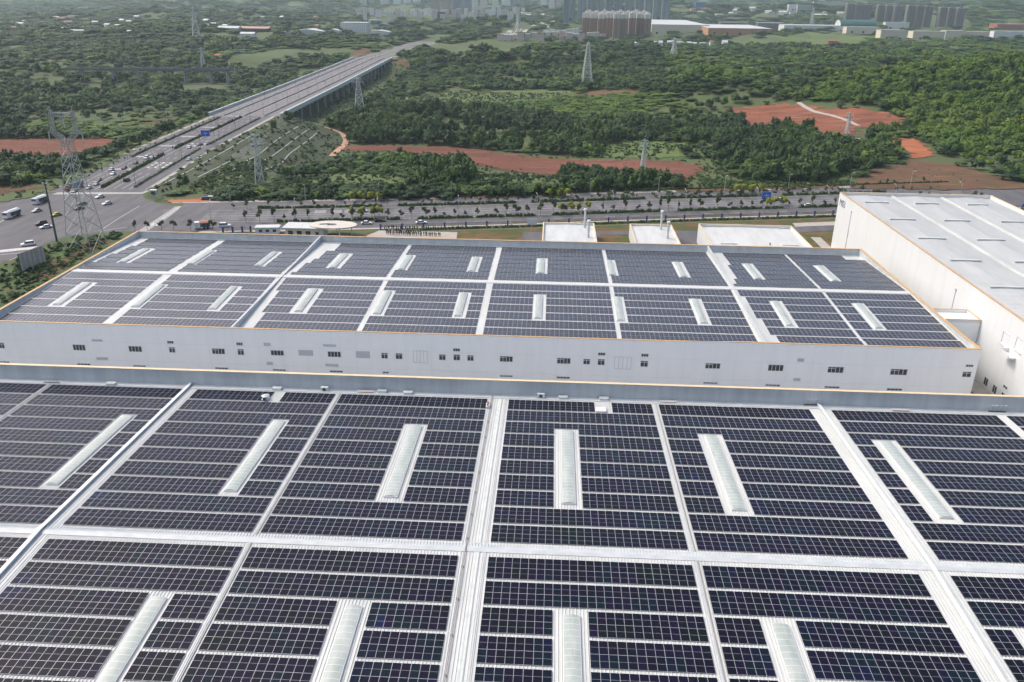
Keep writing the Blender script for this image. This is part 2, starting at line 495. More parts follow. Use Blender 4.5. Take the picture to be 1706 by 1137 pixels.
def array(label, group, x0, ncol, ytop, nrow_bands, zfun, slope, skip, parts=300, half_extra=False, lift=.125, glass='glassB'):
    """one block of modules; skip(col, band, half) leaves roof bare"""
    cells = []
    for k in range(nrow_bands):
        for h in (0, 1):
            if half_extra and k == nrow_bands - 1 and h == 1:
                continue
            for c in range(ncol):
                if skip(c, k, h): continue
                cells.append((x0 + (c + .5) * PXW, ytop - k * PB - (h + .5) * PYL))
    cx = x0 + ncol * PXW / 2; cyy = ytop - nrow_bands * PB / 2
    root = thing('solar_array', label, 'solar array', (cx, cyy, zfun(cyy)), 0, group)
    cells.sort(key=lambda p: p[0] ** 2 + p[1] ** 2)
    ang = math.atan(slope)
    bt = {}
    def tilt(y):
        k = int(round(y * 10)); bt.setdefault(k, R_.uniform(-.007, .007)); return bt[k]
    for x, y in cells[:parts]:
        o = bpy.data.objects.new('solar_panel', MOD)
        COL.objects.link(o); o.parent = root
        o.location = (x - cx, y - cyy, zfun(y) + lift - zfun(cyy))
        o.rotation_euler = (ang + tilt(y) + R_.uniform(-.003, .003), R_.uniform(-.004, .004), 0)
    rest = cells[parts:]
    if rest:
        mb = MB(); V = []
        for x, y in rest:
            n = len(mb.v)
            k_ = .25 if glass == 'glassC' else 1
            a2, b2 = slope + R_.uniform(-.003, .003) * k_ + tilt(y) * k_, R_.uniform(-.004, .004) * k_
            q = MODV.copy(); q[:, 2] += q[:, 1] * a2 + q[:, 0] * b2 + zfun(y) + lift
            q[:, 0] += x; q[:, 1] += y
            mb.v += [tuple(p) for p in q.tolist()]
            mb.f += [tuple(i + n for i in f) for f in MODF]; mb.m += MODM
        mb.build('panel_field', [M['frame'], M[glass]], root, kind='stuff')
    return root

# ---- near warehouse ------------------------------------------------
NX0, NX1, NYF, NYB = -150.0, 122.0, 34.0, 153.3
near = thing('warehouse', 'nearest white warehouse whose solar covered roof fills the foreground', 'warehouse', (-10, 95, 0))
mb = MB()
ridge = 98.4
mb.quad((NX0, NYF, zN(NYF)), (NX1, NYF, zN(NYF)), (NX1, ridge, zN(ridge)), (NX0, ridge, zN(ridge)))
mb.quad((NX0, ridge, zN(ridge)), (NX1, ridge, zN(ridge)), (NX1, NYB, zN(NYB)), (NX0, NYB, zN(NYB)))
mb.build('roof', M['roofwhite'], near)
mb = MB()
x = NX0 + .2
while x < NX1:
    for ya, yb in ((NYF, ridge), (ridge, 151.2)):
        za, zb = zN(ya), zN(yb)
        mb.hexa([(x - .05, ya, za), (x + .05, ya, za), (x + .05, yb, zb), (x - .05, yb, zb)],
                [(x - .022, ya, za + .1), (x + .022, ya, za + .1), (x + .022, yb, zb + .1), (x - .022, yb, zb + .1)], 0, False)
    x += .47
mb.build('standing_seam', M['rib'], near, kind='stuff')
# ridge cap: galvanised flashing behind, pale fold in front
mb = MB()
mb.quad((NX0, 97.95, zN(97.95) + .10), (NX1, 97.95, zN(97.95) + .10), (NX1, 98.75, zN(98.75) + .2), (NX0, 98.75, zN(98.75) + .2), 1)
mb.quad((NX0, 98.75, zN(98.75) + .2), (NX1, 98.75, zN(98.75) + .2), (NX1, 99.95, zN(99.95) + .09), (NX0, 99.95, zN(99.95) + .09), 0)
mb.quad((NX0, 97.95, zN(97.95)), (NX1, 97.95, zN(97.95)), (NX1, 97.95, zN(97.95) + .10), (NX0, 97.95, zN(97.95) + .10), 1)
x = NX0 + .3
while x < NX1:
    mb.box(x - .05, x + .05, 98.85, 99.85, zN(99.85) + .09, zN(98.85) + .21, 1, False)
    x += .47
mb.build('ridge_cap', [M['galv'], M['galvlight']], near)
mb = MB(); mb.box(NX0, NX1, 153.3, 153.75, 0, 16.1); mb.build('wall', M['white'], near)
mb = MB(); mb.box(NX0, NX1, 153.0, 153.3, 12.2, 16.08); mb.build('parapet', M['galv'], near)
mb = MB(); mb.box(NX0, NX1, 152.98, 153.78, 16.1, 16.19); mb.build('coping', M['copinglight'], near)
mb = MB(); mb.box(NX0, NX0 + .4, NYF, 153.0, 0, 15.2); mb.build('wall', M['white'], near)
mb = MB(); mb.box(NX1 - .4, NX1, NYF, 153.0, 0, 15.2); mb.build('wall', M['white'], near)
mb = MB(); mb.box(NX0, NX1, NYF - .4, NYF, 0, 12.9); mb.build('wall', M['white'], near)
mb = MB()
mb.box(NX0 + .5, NX1 - .5, 151.25, 151.4, 12.7, 13.12, 0); mb.box(NX0 + .5, NX1 - .5, 151.4, 153.0, 12.7, 12.98, 1)
mb.build('gutter', [M['white'], M['galvlight']], near)
# raised expansion walls either side, pipe run in the middle
for xw in (-74.2, 55.2):
    mb = MB()
    for ya, yb in ((NYF, ridge), (ridge, 152.9)):
        za, zb = zN(ya), zN(yb)
        mb.hexa([(xw - .22, ya, za), (xw + .22, ya, za), (xw + .22, yb, zb), (xw - .22, yb, zb)],
                [(xw - .22, ya, za + .48), (xw + .22, ya, za + .48), (xw + .22, yb, zb + .48), (xw - .22, yb, zb + .48)], 0, False)
        mb.hexa([(xw - .32, ya, za + .49), (xw + .32, ya, za + .49), (xw + .32, yb, zb + .49), (xw - .32, yb, zb + .49)],
                [(xw - .32, ya, za + .57), (xw + .32, ya, za + .57), (xw + .32, yb, zb + .57), (xw - .32, yb, zb + .57)], 1, True)
    mb.build('expansion_wall', [M['galvlight'], M['white']], near)
    mb = MB()
    for ya, yb in ((NYF, 97.9), (100.0, 151)):
        for q in (.9, 1.5):
            x = xw + q
            mb.hexa([(x - .18, ya, zN(ya)), (x + .18, ya, zN(ya)), (x + .18, yb, zN(yb)), (x - .18, yb, zN(yb))],
                    [(x - .1, ya, zN(ya) + .09), (x + .1, ya, zN(ya) + .09), (x + .1, yb, zN(yb) + .09), (x - .1, yb, zN(yb) + .09)], 0, False)
    mb.build('flashing_strip', M['galvlight'], near)
def strip(name, xs, wd, h, m, y0=NYF, y1=151.0):
    mb = MB()
    for ya, yb in ((y0, 97.9), (100.0, y1)):
        for x in xs:
            mb.hexa([(x - wd, ya, zN(ya) + .005), (x + wd, ya, zN(ya) + .005), (x + wd, yb, zN(yb) + .005), (x - wd, yb, zN(yb) + .005)],
                    [(x - wd, ya, zN(ya) + h), (x + wd, ya, zN(ya) + h), (x + wd, yb, zN(yb) + h), (x - wd, yb, zN(yb) + h)], 0, False)
    return mb.build(name, m, near)
for q in (-42.45, 22.0): strip('gap_flashing', (q,), .1, .1, M['galvlight'])
for q in (-42.1, 22.35, -103.2): strip('cable_conduit', (q,), .045, .16, M['pipe'])
strip('walkway', (-9.25,), .38, .1, mat('mottled_sheet', (.50, .55, .53), .6, c2=(.64, .67, .65), scale=.9, detail=6))
mb = MB()
for ya, yb in ((NYF, 98.0), (99.9, 152.2)):
    mb.tube((-10.9, ya, zN(ya) + .3), (-10.9, yb, zN(yb) + .3), .085)
mb.tube((-10.9, 98.0, zN(98) + .3), (-10.9, 99.9, zN(99.9) + .34), .085)
mb.build('roof_pipe', M['pipe'], near)
for yy in np.arange(62, 152, 6.5):
    mb = MB(); mb.box(-11.04, -10.76, yy - .05, yy + .05, zN(yy) - .02, zN(yy) + .41); mb.build('pipe_bracket', M['pipe'], near)
for q in (-11.55, -8.15): strip('joint_flashing', (q,), .12, .09, M['galvlight'])
# skylights
SKY_N = {'Y': (20, 22), 'Z': (18, 20), 'A': (17, 19), 'B': (13, 16), 'C': (8, 11), 'D': (5, 8), 'E': (3, 6), 'F': (5, 8)}
BLK_N = {'Y': (-133.8, 26), 'Z': (-102.6, 24), 'A': (-71.85, 25), 'B': (-41.75, 26), 'C': (-7.45, 25), 'D': (22.8, 26), 'E': (57.1, 28), 'F': (91.3, 18)}
def skylight(parent, xc, y0, y1, wd, zfun, hi=.3):
    sl_ = (zfun(y1) - zfun(y0)) / (y1 - y0)
    mb = MB()
    a = wd / 2
    mb.hexa([(xc - a, y0, zfun(y0) - .05), (xc + a, y0, zfun(y0) - .05), (xc + a, y1, zfun(y1) - .05), (xc - a, y1, zfun(y1) - .05)],
            [(xc - a, y0, zfun(y0) + hi), (xc + a, y0, zfun(y0) + hi), (xc + a, y1, zfun(y1) + hi), (xc - a, y1, zfun(y1) + hi)], 0, False)
    # side flange
    mb.box(xc + a, xc + a + .16, y0 - .1, y1 + .1, zfun((y0 + y1) / 2) - .9, zfun((y0 + y1) / 2) - .85, 0, False)
    s = mb.build('skylight', M['white'], parent)
    mb = MB()
    n = 6
    prof = [(-a + .1 + (2 * a - .2) * i / n, .04 + .13 * math.sin(math.pi * i / n)) for i in range(n + 1)]
    for i in range(n):
        (xa, ha), (xb, hb) = prof[i], prof[i + 1]
        mb.quad((xc + xa, y0 + .12, zfun(y0) + hi + ha), (xc + xb, y0 + .12, zfun(y0) + hi + hb), (xc + xb, y1 - .12, zfun(y1) + hi + hb), (xc + xa, y1 - .12, zfun(y1) + hi + ha))
    for ye, d in ((y0 + .12, 1), (y1 - .12, -1)):
        pts = [(xc + xa, ye, zfun(ye) + hi + ha) for xa, ha in prof]
        mb.poly([(xc - a + .1, ye, zfun(ye) + hi)] + pts + [(xc + a - .1, ye, zfun(ye) + hi)])
    g = mb.build('glazing', M['sky'], s)
    mb = MB()
    y = y0 + .12
    while y < y1 - .1:
        for i in range(n):
            (xa, ha), (xb, hb) = prof[i], prof[i + 1]
            mb.quad((xc + xa, y, zfun(y) + hi + ha + .015), (xc + xb, y, zfun(y) + hi + hb + .015), (xc + xb, y + .07, zfun(y) + hi + hb + .015), (xc + xa, y + .07, zfun(y) + hi + ha + .015))
        y += 1.06
    mb.build('glazing_bar', M['white'], s, kind='stuff')
for b, (c0, c1) in SKY_N.items():
    x0, n = BLK_N[b]
    xc = x0 + (c0 + c1 + 1) / 2 * PXW + .12
    skylight(near, xc, 111.6, 137.4, 2.25 if c1 - c0 == 3 else 2.0, zN)
    skylight(near, xc, 58.5, 85.9, 2.25 if c1 - c0 == 3 else 2.0, zN)
NAMES_N = {'Y': 'at the far left edge', 'Z': 'just left of the raised left expansion wall', 'A': 'just right of the raised left expansion wall', 'B': 'just left of the central pipe run',
           'C': 'just right of the central pipe run', 'D': 'just left of the raised right expansion wall', 'E': 'just right of the raised right expansion wall', 'F': 'at the far right edge'}
EQ = {'A': (14, 15), 'C': (15, 17)}
for b, (x0, n) in BLK_N.items():
    c0, c1 = SKY_N[b]
    def skT(c, k, h, c0=c0, c1=c1, b=b):
        if c0 <= c <= c1 and ((k == 2 and h == 1) or 3 <= k <= 7): return True
        return k == 0 and b in EQ and EQ[b][0] <= c <= EQ[b][1]
    array('near roof array behind the ridge, %s' % NAMES_N[b], 'solar arrays on the nearest roof', x0, n, 150.565, 10, zN, -.04, skT, 300 if b not in 'YF' else 150)
    def skL(c, k, h, c0=c0, c1=c1):
        return c0 <= c <= c1 and k >= 2
    array('near roof array before the ridge, %s' % NAMES_N[b], 'solar arrays on the nearest roof', x0, n, 96.9, 7 if b not in 'YF' else 4, zN, .033, skL, 300 if b not in 'YZF' else 120)

# ---- far solar warehouse -------------------------------------------
FX0, FX1, FY0, FY1, FZ = -137.6, 99.9, 180.3, 262.6, 14.9
far = thing('warehouse', 'long white warehouse across the alley with rows of windows and twin rows of solar blocks', 'warehouse', (-19, 221, 0))
mb = MB()
mb.quad((FX0, FY0, zF(FY0)), (FX1, FY0, zF(FY0)), (FX1, 220.5, zF(220.5)), (FX0, 220.5, zF(220.5)))
mb.quad((FX0, 220.5, zF(220.5)), (FX1, 220.5, zF(220.5)), (FX1, FY1, zF(FY1)), (FX0, FY1, zF(FY1)))
mb.build('roof', M['roofwhite'], far)
mb = MB(); mb.box(FX0 + .5, FX1 - .5, 219.7, 221.4, zF(221.4) + .02, zF(220.5) + .12); mb.build('ridge_cap', M['rib'], far)
mb = MB(); mb.box(FX0, FX1, FY0, FY0 + .4, 0, FZ); fwall = mb.build('wall', M['facade'], far)
mb = MB(); mb.box(FX0, FX1, FY1 - .4, FY1, 0, FZ); mb.build('wall', M['white'], far)
mb = MB(); mb.box(FX0, FX0 + .4, FY0 + .4, FY1 - .4, 0, FZ); mb.build('wall', M['white'], far)
mb = MB(); mb.box(FX1 - .4, FX1, FY0 + .4, FY1 - .4, 0, FZ); mb.build('wall', M['white'], far)
mb = MB()
mb.box(FX0 + .62, FX1 - .62, FY1 - .6, FY1 - .4, 12.6, FZ - .02)
mb.box(FX0 + .4, FX0 + .6, FY0 + .6, FY1 - .4, 12.6, FZ - .02)
mb.build('parapet', M['galv'], far)
mb = MB(); mb.box(FX1 - .6, FX1 - .4, FY0 + .6, FY1 - .4, 12.6, FZ - .02); mb.build('parapet', M['galvlight'], far)
for (a, b, c, d) in ((FX0 - .1, FX1 + .1, FY0 - .08, FY0 + .45), (FX0 - .1, FX1 + .1, FY1 - .65, FY1 + .1), (FX0 - .1, FX0 + .65, FY0 + .5, FY1 - .65), (FX1 - .65, FX1 + .1, FY0 + .5, FY1 - .65)):
    mb = MB(); mb.box(a, b, c, d, FZ, FZ + .11); mb.build('coping', M['coping'], far)
for xw in (-75.75, 51.0):
    mb = MB(); mb.box(xw - .18, xw + .18, FY0 + .5, FY1 - .65, 12.7, 14.86, 0); mb.box(xw - .26, xw + .26, FY0 + .5, FY1 - .65, 14.86, 14.89, 1)
    mb.build('expansion_wall', [M['galv'], M['galvlight']], far)
for yy, xa, xb in ((FY0 + 2.6, FX0 + 1, -77), (FY1 - 2.3, FX0 + 1, -77), (FY1 - 2.3, -74, 50), (FY1 - 2.3, 52, FX1 - 1)):
    mb = MB(); mb.box(xa, xb, yy - .06, yy + .06, zF(yy), zF(yy) + .3)
    mb.build('gutter', M['galvlight'], far)
BLK_F = {'b0': (-136.25, 23), 'b1': (-107.05, 26), 'b2': (-74.15, 24), 'b3': (-45.1, 24), 'b4': (-15.6, 28), 'b5': (17.84, 28), 'b6': (51.9, 20), 'b7': (75.8, 20)}
SKF = []
for (px, py, qx, qy) in ((77.5, 512, 98.6, 513), (214, 514, 229, 515.5), (340.8, 519, 359, 520), (483.7, 523, 504.8, 523.6), (613.4, 527, 638.5, 528), (750.4, 530.5, 773.8, 531),
                         (885.7, 534, 908, 534.5), (1026, 537, 1044.4, 537.9), (1162, 541, 1186.7, 542.5), (1310.7, 546.4, 1328, 547), (1458, 549, 1477, 550)):
    SKF.append((roofx(px, py, 219.5, 14.6, .035), roofx(qx, qy, 219.5, 14.6, .035)))
for xa, xb in SKF:
    skylight(far, (xa + xb) / 2 - .15, 195.2, 211.2, 1.9, zF)
    skylight(far, (xa + xb) / 2 - .15, 230.4, 246.6, 1.9, zF)
STAG_F = {'b2': (0, 0, 1, 1, 1, 2, 2), 'b6': (0, 1, 1, 1, 2, 2, 3)}
STAG_R = {'b0': (3, 3, 2, 2, 1, 1, 0, 0), 'b2': (5, 5, 3, 3, 2, 1, 1, 0), 'b6': (3, 3, 3, 2, 2, 2, 1, 0)}
NAMES_F = {'b0': 'at the left end', 'b1': 'second from the left end', 'b2': 'third from the left, right of the dividing wall', 'b3': 'fourth from the left', 'b4': 'fifth from the left, in the middle',
           'b5': 'third from the right end', 'b6': 'second from the right end', 'b7': 'at the right end beside the tall hall'}
for b, (x0, n) in BLK_F.items():
    def hole(c):
        a = x0 + c * PXW; e = a + PXW
        return any(e > xa + .25 and a < xb - .25 for xa, xb in SKF)
    H = [hole(c) for c in range(n)]
    def skF(c, k, h, b=b, H=H):
        if b in STAG_F and c < STAG_F[b][k]: return True
        return H[c] and ((k == 1 and h == 1) or 2 <= k <= 4)
    def skR(c, k, h, b=b, H=H):
        if b in STAG_R and c < STAG_R[b][k]: return True
        if b == 'b7' and k <= 0 and c > 14: return True
        return H[c] and ((k == 2 and h == 1) or 3 <= k <= 5)
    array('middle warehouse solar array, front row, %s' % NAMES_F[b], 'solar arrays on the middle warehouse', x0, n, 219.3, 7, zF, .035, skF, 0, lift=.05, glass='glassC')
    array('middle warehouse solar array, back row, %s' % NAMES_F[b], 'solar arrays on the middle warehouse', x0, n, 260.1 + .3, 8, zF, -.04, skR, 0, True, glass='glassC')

# facade windows
def facade_window(px0, px1, py0, py1, panes, style=0):
    xa, z1 = aty((px0 + px1) / 2 - (px1 - px0) / 2, (py0 + py1) / 2 - (py1 - py0) / 2, FY0)
    xb, z0 = aty((px0 + px1) / 2 + (px1 - px0) / 2, (py0 + py1) / 2 + (py1 - py0) / 2, FY0)
    xm, zm = aty((px0 + px1) / 2, (py0 + py1) / 2, FY0)
    wd = (xb - xa) * .95; ht = (z1 - z0) * .95
    xa, xb, z0, z1 = xm - wd / 2, xm + wd / 2, zm - ht / 2, zm + ht / 2
    y = FY0
    t = .09
    mb = MB()
    mb.box(xa, xb, y - .07, y - .004, z0, z0 + t); mb.box(xa, xb, y - .07, y - .004, z1 - t, z1)
    for i in range(panes + 1):
        x = xa + (xb - xa) * i / panes
        x = min(max(x, xa + t / 2), xb - t / 2)
        mb.box(x - t / 2, x + t / 2, y - .068, y - .006, z0 + t, z1 - t)
    if style:
        zt = z0 + (z1 - z0) * .7
        mb.box(xa + t, xa + (xb - xa) * (.5 if panes == 4 else 1) - t, y - .064, y - .008, zt, zt + t)
    f = mb.build('window', M['winframe'], far)
    for i in range(panes):
        a = xa + (xb - xa) * i / panes + t / 2; b = xa + (xb - xa) * (i + 1) / panes - t / 2
        mb = MB(); mb.box(a, b, y - .03, y - .002, z0 + t, z1 - t)
        mb.build('pane', M['winglass'], f)
for (a, b, c, d, st) in ((120, 144, 574.5, 585.5, 0), (213, 238, 577, 588, 0), (352, 376, 581, 591.7, 1), (450, 474, 584, 594, 0), (545, 569, 586, 596.6, 0), (832, 855, 593.8, 604.6, 1), (927.5, 951, 596.8, 607.8, 1),
                         (1174.7, 1200, 605.4, 616, 1), (1279.7, 1305, 608, 620, 0), (1379, 1405, 611.4, 623, 1), (1483.5, 1511, 615, 626.8, 1)):
    facade_window(a, b, c, d, 4, st)
for (a, b, c, d) in ((-3, 9, 571.5, 582), (280.6, 293, 579, 589), (395, 407.5, 582, 593), (634.6, 646.7, 588.5, 599), (658.5, 671, 589, 600), (731, 743, 591, 601.5), (755, 767, 591, 602), (778, 789.5, 592.4, 602.8),
                     (971.6, 983, 598.5, 608.6), (995.7, 1007.5, 598.7, 610), (1067, 1079.4, 601.7, 612.8), (1603.8, 1617, 619.7, 630)):
    facade_window(a, b, c, d, 2, 1)
for (a, b, c, d) in ((277.7, 290, 568.3, 574), (393, 405, 571, 577), (754.5, 767, 581, 587), (996, 1008.8, 588, 593.8), (1068, 1080.7, 590, 596), (1609, 1621.5, 608, 613)):
    facade_window(a, b, c, d, 3)
for (a, b, c, d) in ((-7, 17, 602.3, 606), (128, 151.4, 606, 610), (221, 243.7, 609, 612.6), (357.5, 381, 612.6, 616.6), (454, 477, 615.6, 619.5), (548.5, 572, 617.8, 622), (832, 854.6, 625.8, 629.5), (926.8, 950, 628, 632.5),
                     (1171, 1196, 637.4, 641), (1274.7, 1300, 640.8, 645), (1373, 1399, 644, 648.5), (1477, 1503, 647.5, 652.5)):
    facade_window(a, b, c, d, 4)
facade_window(637, 648, 620, 623.7, 2)
for (a, b, c, d) in ((152.6, 171, 564.6, 570), (160.5, 180, 596, 601), (439, 451, 572, 577.5), (444, 455, 604, 609), (497, 522, 584, 594), (538, 560, 574.5, 579), (542, 564, 607, 612), (592.5, 616.6, 586, 598), (1329, 1339, 598, 604), (1322, 1333, 631, 636)):
    xa, z1 = aty(a, c, FY0); xb, z0 = aty(b, d, FY0)
    mb = MB(); n = 5
    mb.box(xa, xb, FY0 - .02, FY0 - .003, z0, z1, 1)
    for i in range(n):
        z = z0 + (z1 - z0) * (i + .5) / n
        mb.box(xa, xb, FY0 - .06, FY0 - .02, z - .09, z + .03, 1)
    mb.build('louvre', [M['winframe'], M['louver']], far)
for (a, b, c, d) in ((688.5, 712, 585, 606), (1024.5, 1050.6, 595, 616.5)):
    xa, z1 = aty(a, c, FY0); xb, z0 = aty(b, d, FY0)
    mb = MB()
    mb.box(xa, xb, FY0 - .05, FY0 - .004, z0, z1, 0)
    for i in range(5):
        x = xa + (xb - xa) * i / 4
        mb.box(x - .05, x + .05, FY0 - .08, FY0 - .05, z0, z1, 1)
    mb.box(xa, xb, FY0 - .078, FY0 - .05, z0, z0 + .1, 1); mb.box(xa, xb, FY0 - .078, FY0 - .05, z1 - .1, z1, 1)
    mb.build('loading_door', [M['facade'], M['louver']], far)
mb = MB()
x = FX0 + 2
while x < FX1:
    mb.box(x - .02, x + .02, FY0 - .012, FY0 - .001, 0, FZ - .05)
    x += 6.0
for z_ in (5.2, 10.1): mb.box(FX0 + .1, FX1 - .1, FY0 - .011, FY0 - .001, z_ - .025, z_ + .025)
mb.build('sheet_joint', M['seam'], far, kind='stuff')

# ---- tall white hall on the right ----------------------------------
HX0, HX1, HY0, HY1, HZ = 108.8, 164.6, 112.0, 316.5, 21.5
hall = thing('factory_hall', 'tall white factory hall on the right with bare ribbed roof and orange coping', 'factory', (136, 215, 0))
mb = MB()
xs = [HX0, 118.2, 128.3, 137.3, 146.4, 155.5, HX1]
zs = [20.35, 20.75, 20.35, 20.75, 20.35, 20.75, 20.3]
for i in range(6):
    mb.quad((xs[i], HY0, zs[i]), (xs[i + 1], HY0, zs[i + 1]), (xs[i + 1], HY1, zs[i + 1]), (xs[i], HY1, zs[i]))
mb.build('roof', M['roofwhite'], hall)
mb = MB()
y = HY0
while y < HY1:
    for i in range(6):
        mb.hexa([(xs[i], y - .05, zs[i]), (xs[i + 1], y - .05, zs[i + 1]), (xs[i + 1], y + .05, zs[i + 1]), (xs[i], y + .05, zs[i])],
                [(xs[i], y - .02, zs[i] + .07), (xs[i + 1], y - .02, zs[i + 1] + .07), (xs[i + 1], y + .02, zs[i + 1] + .07), (xs[i], y + .02, zs[i] + .07)], 0, False)
    y += .94
mb.build('standing_seam', M['rib'], hall, kind='stuff')
for xg in (128.3, 146.4):
    mb = MB(); mb.box(xg - .7, xg + .7, HY0, HY1 - .4, 20.3, 20.62, 0); mb.box(xg - .25, xg + .25, HY0, HY1 - .4, 20.62, 20.8, 0)
    mb.build('gutter_curb', M['roofwhite'], hall)
for bx in ((113.9, 122.3), (131.8, 140.2), (150.4, 157.6)):
    for yb in (304, 279.4, 255.8, 232.7, 209.2, 185.6, 162, 138):
        mb = MB(); mb.box(bx[0], bx[1], yb - .5, yb + .5, 20.3, 21.0, 0); mb.box(bx[0] - .1, bx[1] + .1, yb - .62, yb + .62, 21.0, 21.08, 1)
        mb.build('roof_ventilator', [M['galvlight'], M['roofwhite']], hall)
mb = MB(); mb.box(HX0, HX0 + .4, HY0, HY1, 0, HZ); mb.build('wall', M['white'], hall)
mb = MB(); mb.box(HX0 + .4, HX1, HY1 - .4, HY1, 0, HZ); mb.build('wall', M['white'], hall)
mb = MB(); mb.box(HX1 - .4, HX1, HY0, HY1 - .4, 0, HZ); mb.build('wall', M['white'], hall)
mb = MB(); mb.box(HX0 + .4, HX1 - .4, HY0, HY0 + .4, 0, HZ); mb.build('wall', M['white'], hall)
for (a, b, c, d, m_) in ((HX0 - .08, HX0 + .48, HY0, HY1 + .08, 'coping'), (HX0 + .48, HX1 + .08, HY1 - .48, HY1 + .08, 'copinglight'), (HX1 - .48, HX1 + .08, HY0, HY1 - .48, 'copinglight')):
    mb = MB(); mb.box(a, b, c, d, HZ, HZ + .14); mb.build('coping', M[m_], hall)
for yp, zb in ((301.0, .2), (215.4, .2)):
    mb = MB(); mb.box(HX0 - .16, HX0 - .003, yp - .09, yp + .09, zb, 17.5, 0); mb.box(HX0 - .3, HX0 - .003, yp - .3, yp + .3, 17.5, 18.1, 0)
    mb.box(HX0 - .19, HX0 - .003, yp - .3, yp + .3, 8.5, 11, 0)
    mb.build('downpipe', M['louver'], hall)
mb = MB()
for yq in np.arange(HY0 + 3, HY1, 6.0): mb.box(HX0 - .012, HX0 - .001, yq - .02, yq + .02, 0, HZ - .05)
for z_ in (7.2, 14.3): mb.box(HX0 - .011, HX0 - .001, HY0 + .1, HY1 - .1, z_ - .025, z_ + .025)
mb.build('sheet_joint', M['seam'], hall, kind='stuff')
def hall_window(ya, yb, z0, z1, panes=2):
    mb = MB(); X = HX0
    mb.box(X - .07, X - .004, ya, yb, z0, z0 + .1); mb.box(X - .07, X - .004, ya, yb, z1 - .1, z1)
    for i in range(panes + 1):
        y = min(max(ya + (yb - ya) * i / panes, ya + .05), yb - .05)
        mb.box(X - .068, X - .006, y - .05, y + .05, z0 + .1, z1 - .1)
    f = mb.build('window', M['winframe'], hall)
    for i in range(panes):
        mb = MB(); mb.box(X - .03, X - .002, ya + (yb - ya) * i / panes + .05, ya + (yb - ya) * (i + 1) / panes - .05, z0 + .1, z1 - .1)
        mb.build('pane', M['winglass'], f)
hall_window(190.0, 191.9, .9, 3.0); hall_window(185.6, 187.5, .9, 3.0); hall_window(181.6, 183.5, 4.1, 4.9); hall_window(181.4, 183.3, .9, 3.0); hall_window(176.8, 178.7, .9, 3.0)
for ya, yb, z0, z1 in ((186.1, 189.1, 13.3, 16.5), (180.0, 183.2, 14.3, 17.5)):
    mb = MB(); X = HX0
    mb.box(X - .1, X - .003, yb - .12, yb, z0, z1); mb.box(X - .1, X - .003, ya, yb - .12, z1 - .12, z1); mb.box(X - .3, X - .003, ya, yb, z0 - .15, z0, 1)
    mb.build('hoist_door', [M['louver'], M['white']], hall)
mb = MB()
mb.box(HX0 - 2.0, HX0 - .003, 181.4, 185.2, 12.2, 12.45, 0); mb.box(HX0 - 2.0, HX0 - 1.9, 181.4, 185.2, 12.45, 13.4, 0); mb.box(HX0 - 2.0, HX0 - .003, 185.1, 185.2, 12.45, 13.4, 0)
mb.box(HX0 - .5, HX0 - .003, 185.6, 186.6, 11.4, 13.2, 0)
mb.build('loading_balcony', M['white'], hall)
# painted number high on the corner of the hall
def letter(txt, loc, size, rot, m, parent, depth=.03):
    cu = bpy.data.curves.new('lettering', 'FONT')
    cu.body = txt; cu.size = size; cu.extrude = depth; cu.align_x = 'LEFT'
    o = bpy.data.objects.new('lettering', cu)
    me = None
    COL.objects.link(o)
    bpy.context.view_layer.update()
    me = bpy.data.meshes.new_from_object(o.evaluated_get(bpy.context.evaluated_depsgraph_get()))
    COL.objects.unlink(o); bpy.data.objects.remove(o)
    me.materials.clear(); me.materials.append(m)
    q = link('lettering', me, parent)
    q.location = Vector(loc) - parent.location
    q.rotation_euler = rot
    return q
letter('M03', (HX0 - .03, 314.9, 17.1), 3.6, (math.pi / 2, 0, -math.pi / 2), mat('navy_lettering', (.02, .04, .09), .5), hall)
link_ = thing('link_building', 'small white connecting block squeezed between the solar warehouse and the tall hall', 'building', (104.3, 203.5, 0))
mb = MB(); mb.box(100.02, 108.7, 199.6, 207.2, 0, 14.3); mb.build('wall', M['facade'], link_)
mb = MB()
mb.box(100.02, 108.7, 199.6, 199.9, 14.3, 15.1); mb.box(100.02, 108.7, 206.9, 207.2, 14.3, 15.1); mb.box(108.4, 108.7, 199.9, 206.9, 14.3, 15.1)
mb.build('parapet', M['white'], link_)
mb = MB()
mb.box(100.02, 108.7, 199.5, 199.98, 15.1, 15.2); mb.box(100.02, 108.7, 206.85, 207.3, 15.1, 15.2); mb.box(108.32, 108.7, 199.98, 206.85, 15.1, 15.2)
mb.build('coping', M['coping'], link_)
